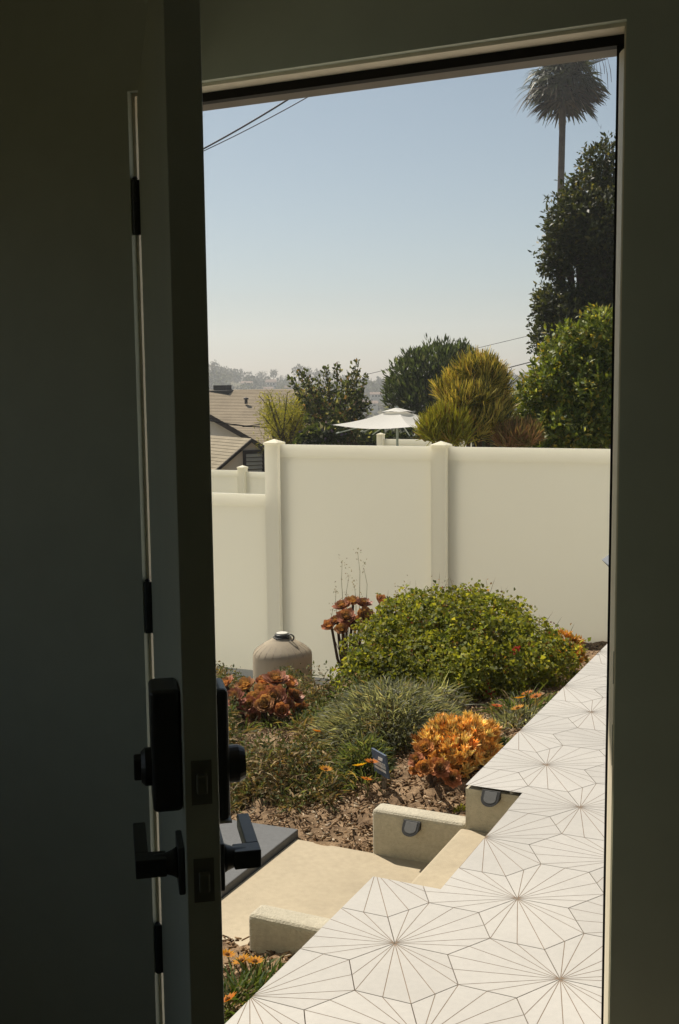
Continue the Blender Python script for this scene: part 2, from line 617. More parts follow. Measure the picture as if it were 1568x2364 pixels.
added_window = empty("window", (-3.25, -0.2, 0.9))  # unseen window, added to brighten the dim room
tag(added_window, "white framed window in the room's left wall, out of the photographed view", "window")
for (y0, y1, z0, z1) in ((-1.4, -1.35, 0, 1.2), (1.35, 1.4, 0, 1.2), (-1.35, 1.35, 0, 0.05), (-1.35, 1.35, 1.15, 1.2), (-0.025, 0.025, 0.05, 1.15)):
    b = MB(); b.box(-0.04, 0.04, y0, y1, z0, z1); b.build("added_window_frame", M['trim'], added_window)
b = MB(); b.box(-3.4, 2.8, -3.4, YE, 2.5, 2.6); tag(b.build("ceiling", M['ceil']), kind="structure")
b = MB(); b.box(-3.2, 2.6, -3.2, YI, -0.1, 0.012); tag(b.build("floor", M['floor_in']), kind="structure")
b = MB(); b.box(-4.75, 3.0, -3.6, 2.50, 2.602, 2.70); tag(b.build("sun_block_overhang", M['outer_trim']), kind="structure")  # unseen roof, its overhang added to keep sun off the doorway and window

# door frame
fr = empty("door_frame", (-0.82, 1.9, 0))
tag(fr, "door frame with pale jambs, black weatherstrip and dark casing around the open doorway", "door frame")


def fpart(name, mt, x0, x1, y0, y1, z0, z1, bev=0.0, parent=fr):
    o = box_obj(name, mt, x0, x1, y0, y1, z0, z1, parent, bev)
    o.location = (-fr.location[0], -fr.location[1], 0) if parent is fr else (0, 0, 0)
    return o


fpart("head_jamb", M['trim'], XL - 0.02, XR + 0.02, YI, 1.953, ZH, ZH + 0.02)
fpart("side_jamb", M['trim'], XL - 0.02, XL, YI, 1.953, -0.02, ZH)
fpart("side_jamb", M['trim'], XR, XR + 0.02, YI, 1.953, -0.02, ZH)
# stops: set on the jambs; the seal in front of them
fpart("head_stop", M['outer_trim'], XL + 0.001, XR - 0.001, 1.905, 1.951, ZH - 0.015, ZH)
fpart("head_weatherstrip", M['rubber'], XL + 0.001, XR - 0.001, 1.885, 1.905, ZH - 0.016, ZH)
for sx, xj in ((1, XL), (-1, XR)):
    x0, x1 = sorted((xj, xj + sx * 0.0185))
    fpart("side_stop", M['outer_trim'], x0, x1, 1.905, 1.951, -0.02, ZH - 0.015)
    x0, x1 = sorted((xj, xj + sx * 0.0205))
    fpart("side_weatherstrip", M['rubber'], x0, x1, 1.889, 1.905, -0.02, ZH - 0.015)
# bevelled pale bulb seal on the latch side
b = MB()
b.prism([(XR, 1.852), (XR, 1.889), (XR - 0.0165, 1.889), (XR - 0.0150, 1.8825), (XR - 0.010, 1.870)][::-1], -0.01, ZH - 0.03)
o = b.build("bulb_seal", M['foam'], fr); o.location = (-fr.location[0], -fr.location[1], 0)
# interior casing with a 6 mm reveal
CW = 0.44
b = MB()
b.prism([(XL - 0.006 - CW, 1.830), (XL - 0.006, 1.830), (XL - 0.006, YI - 0.0005), (XL - 0.006 - CW, YI - 0.0005)], 0.012, ZH + 0.006)
b.prism([(XR + 0.006, 1.830), (XR + 0.006 + CW, 1.830), (XR + 0.006 + CW, YI - 0.0005), (XR + 0.006, YI - 0.0005)], 0.012, ZH + 0.006)
b.prism([(XL - 0.006 - CW, 1.830), (XR + 0.006 + CW, 1.830), (XR + 0.006 + CW, YI - 0.0005), (XL - 0.006 - CW, YI - 0.0005)], ZH + 0.006, ZH + 0.006 + CW)
bmc = b.build("casing", M['casing'], fr)
bmc.location = (-fr.location[0], -fr.location[1], 0)
bq = bmesh.new(); bq.from_mesh(bmc.data)
bmesh.ops.remove_doubles(bq, verts=bq.verts, dist=1e-5)
bq.to_mesh(bmc.data); bq.free()
fpart("threshold", M['brass'], XL, XR, 1.80, 1.96, -0.004, 0.022, 0.004)
fpart("strike_plate", M['brass'], XR - 0.0016, XR, 1.848, 1.882, 0.86, 0.93)
fpart("strike_plate", M['brass'], XR - 0.0016, XR, 1.848, 1.882, 1.0, 1.055)
tag(fpart("outer_casing", M['outer_trim'], XR + 0.0205, XR + 0.13, YE + 0.001, YE + 0.02, -0.02, 2.15))

# small catch on the outer side of the frame
b = MB()
b.add([(-0.034, -0.004, 0.030), (0.012, -0.030, 0.004), (0.035, -0.030, 0.010), (0.035, 0.02, 0.044), (-0.014, 0.02, 0.046),
       (-0.028, 0.0, 0.022), (0.010, -0.024, -0.006), (0.035, -0.024, -0.002), (0.035, 0.02, 0.030), (-0.014, 0.02, 0.034)],
      [(0, 1, 2, 3, 4), (9, 8, 7, 6, 5), (0, 5, 6, 1), (1, 6, 7, 2), (2, 7, 8, 3), (3, 8, 9, 4), (4, 9, 5, 0)])
o = b.build("frame_catch", M['catch'], bevel=0.0012, loc=tuple(py(1409, 1316, 2.0) + np.array([0.006, 0, 0])))
o.scale = (0.62, 0.8, 0.62)
tag(o, "small pale grey catch sticking out from the outer edge of the right jamb", "catch")

# ------------------------------------------------------------------ the open door
DA = R(-53.0)
door = empty("door", (XL + 0.001, YI - 0.007, 0.0), DA)
tag(door, "dark grey-green door swung open inwards, its latch edge towards the room", "door")
box_obj("door_leaf", M['door'], 0.004, 0.905, 0.007, 0.049, 0.022, 2.044, door, 0.0015)
for zc in (1.842, 1.062, 0.345):
    b = MB()
    for q in range(5):
        b.lathe([(0.0068, 0), (0.0072, 0.001), (0.0072, 0.0198), (0.0068, 0.0205)], 14, (0, -0.001, zc - 0.0515 + q * 0.0206))
    b.lathe([(0.003, 0), (0.0055, 0.002), (0.003, 0.006)], 12, (0, -0.001, zc + 0.052))
    b.box(0.0, 0.0035, 0.002, 0.040, zc - 0.0515, zc + 0.0515)
    b.build("hinge", M['blackmetal'], door)
# interior side (local -y): lock case, thumb turn, lever
o = box_obj("lock_case", M['blackmetal'], 0.809, 0.877, -0.030, 0.0065, 0.972, 1.128, door, 0.006, 3)
b = MB(); b.lathe([(0.024, 0), (0.024, 0.008), (0.019, 0.013)], 24)
tt = b.build("thumb_turn", M['blackmetal'], o, smooth=False)
tt.rotation_euler = (R(90), 0, 0); tt.location = (0.843, -0.030, 1.022)
b = MB(); b.box(-0.006, 0.006, -0.018, 0.018, 0.010, 0.022)
tb = b.build("thumb_turn", M['blackmetal'], o, bevel=0.002); tb.rotation_euler = (R(90), R(25), 0); tb.location = (0.843, -0.030, 1.022)


def lever(sgn, y0, yneck):
    g = MB()
    ya, yb = sorted((y0, y0 + sgn * 0.008))
    g.box(0.814, 0.876, ya, yb, 0.862, 0.924)
    o = g.build("lever_rose", M['blackmetal'], door, bevel=0.002)
    g = MB()
    yn = sorted((y0 + sgn * 0.008, yneck))
    g.lathe([(0.020, 0), (0.0165, 0.006), (0.0135, 0.014), (0.0125, 0.03)], 20)
    nk = g.build("lever_neck", M['blackmetal'], o, smooth=True)
    nk.location = (0.845, y0 + sgn * 0.008, 0.893); nk.rotation_euler = (R(-90 * sgn), 0, 0)
    g = MB()
    g.box(0.831, 0.859, min(y0 + sgn * 0.022, yneck), max(y0 + sgn * 0.022, yneck), 0.881, 0.905)
    g.build("lever_hub", M['blackmetal'], o, bevel=0.0015)
    yl = sorted((yneck - sgn * 0.017, yneck))
    g = MB()
    g.box(0.727, 0.8305, yl[0], yl[1], 0.884, 0.9045)
    g.build("lever_handle", M['blackmetal'], o, bevel=0.0015)


lever(-1, 0.0068, -0.054)
lever(1, 0.0492, 0.106)
# exterior side: slim keypad lock with a raised turn block
pts = []
b = MB()
b.box(0.812, 0.878, 0.0492, 0.066, 0.955, 1.125)
o = b.build("keypad_lock", M['blackmetal'], door, bevel=0.007, seg=3)
b = MB()
b.lathe([(0.024, 0), (0.024, 0.014), (0.020, 0.022)], 24)
kb = b.build("lock_cylinder", M['blackmetal'], o)
kb.rotation_euler = (R(-90), 0, 0); kb.location = (0.845, 0.066, 1.018)
b = MB(); b.box(0.813, 0.877, 0.0495, 0.0672, 0.9518, 0.9545); b.build("lock_edge_glint", M['lid_and_glint'], o)  # pale strip painted as the light caught along the lock's lower edge
# latch plates in the door's edge
for zc, hh in ((1.018, 0.028), (0.893, 0.028)):
    b = MB(); b.box(0.9052, 0.9062, 0.0155, 0.0405, zc - hh, zc + hh)
    o = b.build("latch_plate", M['brass'], door, bevel=0.0)
    b = MB(); b.box(0.9063, 0.917, 0.0215, 0.0345, zc - 0.012, zc + 0.012)
    b.build("latch_bolt", M['brass'], o, bevel=0.002)

# ------------------------------------------------------------------ tiled deck with the stair notch
DX, NX_, NY0, NY1 = -1.331, -1.112, 3.03, 3.90
dk = MB()
dk.box(NX_ + 0.001, 7.0, YE + 0.001, 8.4, -0.9, -0.014)
dk.box(DX, NX_, YE + 0.001, NY0, -0.9, -0.0142)
dk.box(DX, NX_, NY1, 8.4, -0.9, -0.0142)
deck = dk.build("deck", M['stucco'])
tag(deck, kind="structure")
S = 0.1507


def inset_tri(tri, d):
    out = []
    n = 3
    for i in range(n):
        p0, p1, p2 = tri[i - 1], tri[i], tri[(i + 1) % n]
        e1 = (p1 - p0).normalized(); e2 = (p2 - p1).normalized()
        n1 = Vector((-e1.y, e1.x)); n2 = Vector((-e2.y, e2.x))
        a = p1 + n1 * d[i - 1]; bq = p1 + n2 * d[i]
        den = e1.x * e2.y - e1.y * e2.x
        t = ((bq.x - a.x) * e2.y - (bq.y - a.y) * e2.x) / den
        out.append(a + e1 * t)
    return out


def tile_bm():
    bm = bmesh.new()
    s = S - 0.0012
    hexv = [Vector((s * math.cos(k * PI / 3), s * math.sin(k * PI / 3))) for k in range(6)]
    lo = [bm.verts.new((p.x, p.y, -0.012)) for p in hexv]
    hi = [bm.verts.new((p.x, p.y, -0.0005)) for p in hexv]
    for k in range(6):
        f = bm.faces.new((lo[k], lo[(k + 1) % 6], hi[(k + 1) % 6], hi[k])); f.material_index = 0
    f = bm.faces.new(hi); f.material_index = 1
    ring = [hexv[1]]
    for k in range(1, 5):
        ring += [(hexv[k] + hexv[(k + 1) % 6]) / 2, hexv[(k + 1) % 6]]
    for i in range(8):
        w = 0.0011
        tri = inset_tri([hexv[0], ring[i], ring[i + 1]], [w if i else 0.0004, 0.0004, w if i < 7 else 0.0004])
        f = bm.faces.new([bm.verts.new((p.x, p.y, 0.0)) for p in tri]); f.material_index = 0
    return bm


tb_ = tile_bm()
tile_me = bpy.data.meshes.new("tile"); tb_.to_mesh(tile_me); tb_.free()
tile_me.materials.append(M['tile']); tile_me.materials.append(M['line'])
RECTS = [(DX, 3.0, YE + 0.03, NY0), (NX_, 3.0, NY0, NY1), (DX, 3.0, NY1, 8.35)]
LT = 3 * S
tiles = []
for i in range(-6, 26):
    for j in range(-10, 16):
        bx_ = -1.112 + i * LT / 2
        by_ = 3.455 + (2 * j + (i % 2)) * LT * math.sqrt(3) / 2
        for th in (60, 180, 300):
            cx_, cy_ = bx_ + S * math.cos(R(th)), by_ + S * math.sin(R(th))
            if cx_ < DX - S or cx_ > 3.0 or cy_ < YE - S or cy_ > 8.4: continue
            mid = []
            whole = False
            for (x0, x1, y0, y1) in RECTS:
                if cx_ - S > x0 and cx_ + S < x1 and cy_ - S > y0 and cy_ + S < y1: whole = True
                if cx_ + S > x0 and cx_ - S < x1 and cy_ + S > y0 and cy_ - S < y1: mid.append((x0, x1, y0, y1))
            if not mid: continue
            if not whole and len(mid) > 1 and cx_ - S > NX_ : whole = True
            tiles.append((cx_, cy_, R(th + 180), whole, mid))


def tile_score(t):
    v = np.array([t[0], t[1], 0]) - EYE
    w = v @ fw
    if w < 0.5: return 99
    px_, py_ = CX + FPX * (v @ rt) / w, CY - FPX * (v @ up) / w
    vis = 440 < px_ < 1480 and 1430 < py_ < 2460
    return w + (0 if vis else 6 + abs(px_ - 1000) / 900)


tiles.sort(key=tile_score)
restbm = None
rest_chunks = []
for q, (cx_, cy_, rz, whole, mid) in enumerate(tiles):
    if q < 300 and whole:
        o = bpy.data.objects.new("tile", tile_me)
        COL.objects.link(o); o.parent = deck
        o.location = (cx_, cy_, 0); o.rotation_euler = (0, 0, rz)
        continue
    if whole and q >= 300:
        rest_chunks.append((cx_, cy_, rz))
        continue
    me = bpy.data.meshes.new("tile")
    acc = bmesh.new()
    for (x0, x1, y0, y1) in mid:
        t2 = tile_bm()
        bmesh.ops.rotate(t2, cent=(0, 0, 0), matrix=Matrix.Rotation(rz, 3, 'Z'), verts=t2.verts)
        for co, no in (((x0 - cx_, 0, 0), (-1, 0, 0)), ((x1 - cx_, 0, 0), (1, 0, 0)), ((0, y0 - cy_, 0), (0, -1, 0)), ((0, y1 - cy_, 0), (0, 1, 0))):
            bmesh.ops.bisect_plane(t2, geom=t2.verts[:] + t2.edges[:] + t2.faces[:], plane_co=co, plane_no=no, clear_outer=True, dist=1e-6)
            eb = [e for e in t2.edges if e.is_boundary and e.verts[0].co.z < -0.0002 and e.verts[1].co.z < -0.0002 and
                  abs((e.verts[0].co - Vector(co)).dot(Vector(no))) < 1e-5 and abs((e.verts[1].co - Vector(co)).dot(Vector(no))) < 1e-5]
            if len(eb) >= 3:
                try: bmesh.ops.holes_fill(t2, edges=eb)
                except Exception: pass
        tmp = bpy.data.meshes.new("t"); t2.to_mesh(tmp); t2.free()
        acc.from_mesh(tmp); bpy.data.meshes.remove(tmp)
    if len(acc.faces) == 0:
        acc.free(); continue
    acc.to_mesh(me); acc.free()
    me.materials.append(M['tile']); me.materials.append(M['line'])
    o = bpy.data.objects.new("tile", me)
    COL.objects.link(o); o.parent = deck
    o.location = (cx_, cy_, 0)
if rest_chunks:
    acc = bmesh.new()
    for (cx_, cy_, rz) in rest_chunks:
        tmp = tile_me.copy()
        tmp.transform(Matrix.Translation((cx_, cy_, 0)) @ Matrix.Rotation(rz, 4, 'Z'))
        acc.from_mesh(tmp); bpy.data.meshes.remove(tmp)
    me = bpy.data.meshes.new("far_tiles"); acc.to_mesh(me); acc.free()
    me.materials.append(M['tile']); me.materials.append(M['line'])
    o = bpy.data.objects.new("far_tiles", me); COL.objects.link(o); o.parent = deck
    o["kind"] = "stuff"

# steps, path and low walls
b = MB(); b.box(-1.352, NX_, NY0 + 0.001, NY1 - 0.001, -0.9, -0.17)
tag(b.build("step", M['pad'], bevel=0.014, seg=3), kind="structure")
b = MB(); b.box(-2.064, -1.353, 3.0295, 3.915, -0.7, -0.34)
tag(b.build("path", M['pad'], bevel=0.006), kind="structure")
slab = MB()
p0 = pz(642 * .788, 2404 * .788, -0.31); p1 = pz(890 * .788, 2430 * .788, -0.31)
slab.prism([(-4.6, 2.6), (-2.068, 2.6), (-2.068, p1[1]), (-4.6, p0[1] + (p0[1] - p1[1]) * 2)], -0.7, -0.312)
tag(slab.build("grey_path", M['slab'], bevel=0.004), kind="structure")
b = MB(); b.box(-7.5, -3.6, 6.1, 8.43, -1.3, -0.985)
tag(b.build("concrete_apron", M['paleconc'], bevel=0.01), kind="structure")

b = MB(); b.box(-1.722, DX - 0.001, 3.905, 3.995, -0.8, -0.158)
o = b.build("stucco_wall", M['stucco'], bevel=0.018, seg=3)
tag(o, "low tan stucco wall with a step light, beyond the concrete path", "low wall", "low stucco walls beside the steps")
b = MB(); b.box(-1.728, DX - 0.001, 2.938, 3.028, -0.8, -0.158)
o = b.build("stucco_wall", M['stucco'], bevel=0.018, seg=3)
tag(o, "low tan stucco wall in shade on the near side of the path", "low wall", "low stucco walls beside the steps")


def step_light(loc, label):
    root = empty("wall_light", loc)
    tag(root, label, "wall light", "step lights")
    w, h = 0.036, 0.046

    def dshape(s, k=10):
        pts = [(-w * s, h * 0.5), (w * s, h * 0.5)]
        for i in range(k + 1):
            t = -PI * i / k
            pts.append((w * s * math.cos(t), -h * 0.05 + (h * 0.5) * s * math.sin(t)))
        return pts
    g = MB()
    D = dshape(1.0)
    n = len(D)
    back = [(x, 0.0, z) for x, z in D]
    front = [(x * 0.96, -0.006 - 0.040 * (0.5 * h - z) / h, z) for x, z in D]
    g.add(back + front, [tuple(range(n)), tuple(range(2 * n - 1, n - 1, -1))] + [((i + 1) % n, i, n + i, n + (i + 1) % n) for i in range(n)])
    g.build("hood", M['bronze'], root, bevel=0.0012)
    g = MB()
    D2 = dshape(0.66)
    fr2 = [(x, -0.0075 - 0.040 * (0.5 * h - z * 0.85) / h, z * 0.85) for x, z in D2]
    bk2 = [(x, y + 0.004, z) for x, y, z in fr2]
    g.add(bk2 + fr2, [tuple(range(n)), tuple(range(2 * n - 1, n - 1, -1))] + [((i + 1) % n, i, n + i, n + (i + 1) % n) for i in range(n)])
    g.build("inset_panel", M['bronze2'], root, bevel=0.0006)
    return root


step_light(tuple(py(953, 1907, 3.905)), "dark bronze hooded step light on the low stucco wall")
step_light(tuple(py(1136, 1838, 3.90)), "dark bronze hooded step light in the shaded notch wall under the tiles")

# ------------------------------------------------------------------ white vinyl fences
def vinyl_fence(label, posts, spans, base, name="vinyl_fence", pw=0.127, rail=0.105, grp="white vinyl fences"):
    """posts: (x, y, ztop); spans: (i, j, ztop); base z below ground"""
    root = empty(name, (posts[0][0], posts[0][1], base))
    tag(root, label, "fence", grp)
    off = Vector((-posts[0][0], -posts[0][1], -base))
    for (x, y, zt) in posts:
        g = MB(); g.box(x - pw / 2, x + pw / 2, y - pw / 2, y + pw / 2, base, zt - 0.012)
        po = g.build("post", M['vinyl'], root, bevel=0.003); po.location = off
        c = pw / 2 + 0.007
        g = MB()
        g.box(x - c, x + c, y - c, y + c, zt - 0.0118, zt + 0.006)
        g.add([(x - c, y - c, zt + 0.0062), (x + c, y - c, zt + 0.0062), (x + c, y + c, zt + 0.0062), (x - c, y + c, zt + 0.0062), (x, y, zt + 0.036)],
              [(0, 1, 4), (1, 2, 4), (2, 3, 4), (3, 0, 4)])
        g.build("post_cap", M['vinyl'], po)
    for (i, j, zt) in spans:
        a, c = Vector(posts[i][:2]), Vector(posts[j][:2])
        d = (c - a).normalized(); nrm = Vector((-d.y, d.x))
        a = a + d * pw * 0.5; c = c - d * pw * 0.5

        def wallpart(nm, th, z0, z1, bev):
            g = MB()
            g.prism([tuple(a - nrm * th), tuple(c - nrm * th), tuple(c + nrm * th), tuple(a + nrm * th)], z0, z1)
            o = g.build(nm, M['vinyl'], root, bevel=bev); o.location = off
        wallpart("panel", 0.0195, base, zt - rail - 0.0005, 0.0)
        wallpart("top_rail", 0.0215, zt - rail, zt, 0.003)


FY = 8.5
vinyl_fence("tall white vinyl fence with square capped posts behind the planted bed",
            [(-6.15, FY, 0.59), (-4.63, FY, 1.008), (-3.113, FY, 1.008), (-1.596, FY, 1.008), (-0.08, FY, 1.008), (1.44, FY, 1.008), (2.96, FY, 1.008), (-7.67, FY, 0.59), (-9.19, FY, 0.59)],
            [(0, 1, 0.562), (1, 2, 0.998), (2, 3, 0.998), (3, 4, 0.998), (4, 5, 0.998), (5, 6, 0.998), (7, 0, 0.562), (8, 7, 0.562)], -1.5)
# the neighbour's lower run on the left, and the short run beside the parasol
a = at(300, 1062, 19.4); c0 = at(560, 1079, 18.6); c1 = at(760, 1092, 18.0)
vinyl_fence("lower white vinyl fence in front of the neighbouring gable", [(a[0], a[1], c0[2]), (c0[0], c0[1], c0[2]), (c1[0], c1[1], c0[2] - 0.02)],
            [(0, 1, c0[2] - 0.05), (1, 2, c0[2] - 0.07)], -3.4)
a = at(879, 1003, 22.5); c0 = at(1080, 1006, 21.8)
vinyl_fence("short white vinyl fence run under the parasol", [(a[0], a[1], a[2]), (c0[0], c0[1], a[2])], [(0, 1, a[2] - 0.09)], -3.6)

# ------------------------------------------------------------------ beige tank
tp = at(652, 1500, 8.95)
tz = -0.985
tk = empty("plastic_tank", (tp[0], tp[1], tz))
tag(tk, "beige plastic tank with ribbed cone top and black screw cap by the fence", "tank")
b = MB()
rr = 0.236
zc = at(652, 1470, 8.95)[2] - tz
prof = [(rr * 0.96, 0), (rr, 0.02), (rr, zc - 0.150), (rr * 0.99, zc - 0.130), (rr * 0.955, zc - 0.112), (rr * 0.86, zc - 0.088), (rr * 0.62, zc - 0.050), (rr * 0.42, zc - 0.022), (rr * 0.33, zc - 0.014), (rr * 0.31, zc - 0.004)]
b.lathe(prof, 56)
b.build("tank_body", M['tank'], tk, smooth=True)
for k in range(22):
    t = 2 * PI * k / 22
    b = MB()
    pr = [(rr * 0.995, zc - 0.132), (rr * 0.96, zc - 0.112), (rr * 0.865, zc - 0.088), (rr * 0.625, zc - 0.050)]
    b.tube([(r_ * math.cos(t), r_ * math.sin(t), z_ - 0.001) for r_, z_ in pr], 0.0018, 5)
    b.build("rib", M['seam'], tk)
b = MB(); b.lathe([(0.072, zc - 0.012), (0.074, zc + 0.002), (0.062, zc + 0.004), (0.058, zc + 0.024), (0.054, zc + 0.027)], 28)
cp = b.build("cap", M['blackplastic'], tk)
b = MB(); b.lathe([(0.044, zc + 0.0272), (0.046, zc + 0.034), (0.042, zc + 0.037)], 24); b.build("cap_top", M['lid_and_glint'], cp)
b = MB()
b.tube([(0.085 + 0.026 * math.cos(t), -0.02 + 0.01 * math.cos(t), zc + 0.006 + 0.026 * math.sin(t)) for t in np.linspace(0, 2 * PI, 17)], 0.006, 6)
b.build("ring_handle", M['blackplastic'], tk)

# ------------------------------------------------------------------ sign on a stake
sp = gpt(884, 1824)
sroot = empty("garden_sign", tuple(sp), 0)
tag(sroot, "small blue sign with white lettering tilted on a wooden stake in the bed", "sign")
sx = Vector((0.80, -0.60, 0)).normalized(); sn = Vector((-0.60, -0.80, 0)).normalized()
sc_ = np.linalg.norm(sp - EYE)
dep = float((sp - EYE) @ fw)
hb = (1824 - 1790) / FPX * dep
ht = (1824 - 1738) / FPX * dep
wS = 0.125
ctr = Vector((0, 0, 0)) + sx * (-0.004)
rk = Vector((-0.02, 0.012, 0))      # the board leans
b = MB()
lo = ctr + Vector((0, 0, hb)); hi = ctr + Vector((0, 0, ht)) + rk
th = sn * 0.005
rowv = [lo - sx * wS / 2, lo + sx * wS / 2, hi + sx * wS / 2, hi - sx * wS / 2]
b.extrude([p + th for p in rowv][::-1], tuple(-th * 2))
b.build("board", M['sign'], sroot, bevel=0.001)
b = MB()
b.tube([tuple(Vector((0.004, -0.002, -0.15))), tuple(lo + sn * -0.012), tuple((lo + hi) / 2 - sn * 0.012)], [0.011, 0.012, 0.011], 6)
b.build("stake", M['wood'], sroot)
upv = (hi - lo).normalized()
nrm = sx.cross(upv).normalized()
if nrm.dot(sn) < 0: nrm = -nrm
mm = Matrix((tuple(sx) + (0,), tuple(upv) + (0,), tuple(nrm) + (0,), (0, 0, 0, 1))).transposed()
tcu = bpy.data.curves.new("lettering", 'FONT')
tcu.body = "Please"; tcu.size = 0.030; tcu.shear = 0.35; tcu.align_x = 'CENTER'; tcu.extrude = 0.0004; tcu.offset = 0.0006
to_ = bpy.data.objects.new("lettering_tmp", tcu); COL.objects.link(to_)
bpy.context.view_layer.update()
tme = bpy.data.meshes.new_from_object(to_.evaluated_get(bpy.context.evaluated_depsgraph_get()))
bpy.data.objects.remove(to_)
tme.materials.clear(); tme.materials.append(M['signtext'])
lt = bpy.data.objects.new("lettering", tme); COL.objects.link(lt); lt.parent = sroot
lt.matrix_local = Matrix.Translation(lo + (hi - lo) * 0.66 + nrm * 0.0058) @ mm
b = MB()
rngt = random.Random(3)
Lh = (hi - lo).length
for rowz, size in ((0.50, 0.010), (0.36, 0.013), (0.20, 0.011)):
    x = -wS * 0.40
    while x < wS * 0.38:
        wl = rngt.uniform(0.004, 0.009)
        p = lo + upv * Lh * rowz + sx * x + nrm * 0.0056
        g = [p, p + sx * wl * 0.75, p + sx * wl * 0.75 + upv * size, p + upv * size]
        b.add([tuple(q) for q in g], [(0, 1, 2, 3)])
        x += wl
b.build("small_print", M['signtext'], sroot)


# ------------------------------------------------------------------ planting
def base_empty(name, p, label, cat, group=None):
    o = empty(name, (float(p[0]), float(p[1]), float(p[2])))
    tag(o, label, cat, group)
    return o


def rel(chunks, p):
    return [(V - np.asarray(p), Q, C) for V, Q, C in chunks]


# -- green mounding geranium
gp = gpt(1030, 1560)
mc = np.array(at(1020, 1545, 6.75)); mc[2] = gz(mc[0], mc[1]) - 0.05
top = at(1050, 1368, 6.9)[2]
hM = top - mc[2]
gr = base_empty("geranium_shrub", mc, "large mounding green geranium shrub in front of the fence", "shrub")
ex, ey = r0[:2], np.array([-math.sin(YAW), math.cos(YAW)])


def eb(px_, py_, dep_, rx, ry, rz):
    p = at(px_, py_, dep_)
    return (p[0], p[1], p[2], rx, ry, rz)


mb = [eb(1040, 1480, 6.85, 0.50, 0.50, 0.30), eb(905, 1512, 6.7, 0.28, 0.30, 0.22), eb(1180, 1505, 6.55, 0.33, 0.32, 0.20), eb(1010, 1550, 6.35, 0.42, 0.34, 0.20),
      eb(845, 1565, 6.55, 0.17, 0.20, 0.14), eb(1110, 1560, 6.25, 0.26, 0.26, 0.18), eb(1270, 1535, 6.4, 0.16, 0.18, 0.13), eb(960, 1450, 6.95, 0.30, 0.30, 0.20), eb(1110, 1440, 7.0, 0.30, 0.30, 0.19)]
gcols = [(4, (0.185, 0.205, 0.032)), (3, (0.255, 0.255, 0.040)), (2.2, (0.10, 0.13, 0.024)), (0.5, (0.36, 0.33, 0.06)), (0.12, (0.28, 0.15, 0.05))]
P, O = cloud(mb, 36000, 0.30, 0.18, 8.0)
n = len(P)
clump = 1 + 0.55 * np.sin(P[:, 0] * 21) * np.sin(P[:, 1] * 19 + 1) * np.sin(P[:, 2] * 25)
D = unit(O * 0.5 + rsph(n) + np.array([0, 0, 0.3])); N_ = unit(O + rsph(n) * 0.6 + np.array([0, 0, 0.6]))
l = 0.0245 * RNG.uniform(0.5, 1.3, n)
ch = [leaves(P + O * (clump[:, None] - 1) * 0.075, D, N_, l, l * 0.95, pick(gcols, n, 0.2) * (0.82 + 0.25 * np.sin(P[:, 0] * 9 + 1) * np.sin(P[:, 1] * 8))[:, None], 0.22)]
npobj("foliage", rel(ch, mc), M['leaf'], gr)
Ps, Os = cloud(mb, 34, 0.0, 0.15, 7.0)
kp = Os[:, 2] > -0.1; Ps, Os = Ps[kp], Os[kp]
k9 = 16
tt9 = RNG.random((len(Ps), k9, 1)) * RNG.uniform(0.05, 0.15, (len(Ps), 1, 1))
dd9 = unit(Os * 0.8 + rsph(len(Ps)) * 0.5 + np.array([0, 0, 0.5]))
Pn = (Ps[:, None] + dd9[:, None] * tt9 + RNG.normal(size=(len(Ps), k9, 3)) * 0.012).reshape(-1, 3)
nn9 = len(Pn)
l9 = 0.030 * RNG.uniform(0.6, 1.3, nn9)
npobj("shoots", rel([leaves(Pn, rsph(nn9), unit(rsph(nn9) + np.array([0, 0, 1.0])), l9, l9 * 0.95, pick(gcols, nn9, 0.2), 0.22)], mc), M['leaf'], gr)["kind"] = "stuff"
P, O = cloud(mb, 420, 0.0, 0.2, 7.0)
keep = O[:, 2] > 0.15; P, O = P[keep], O[keep]
n = len(P)
ch = [blades(P, unit(O * 0.6 + rsph(n) * 0.5 + np.array([0, 0, 0.9])), RNG.uniform(0.05, 0.12, n), 0.0028, pick([(1, (0.20, 0.12, 0.05)), (1, (0.17, 0.07, 0.035)), (1, (0.20, 0.19, 0.05))], n), 0.1),
      leaves(P + np.array([0, 0, 0.05]), rsph(n), rsph(n), 0.018, 0.013, pick([(2, (0.26, 0.15, 0.06)), (1, (0.22, 0.05, 0.03))], n))]
npobj("seed_heads", rel(ch, mc), M['leaf_dry'], gr)["kind"] = "stuff"
b = MB()
for k in range(14):
    t = 2 * PI * k / 14
    b.tube([(0.1 * math.cos(t), 0.1 * math.sin(t), 0.0), (0.3 * math.cos(t), 0.3 * math.sin(t), 0.15), (0.5 * math.cos(t), 0.45 * math.sin(t), 0.22)], [0.012, 0.008, 0.004], 5)
b.build("stems", M['stem'], gr)


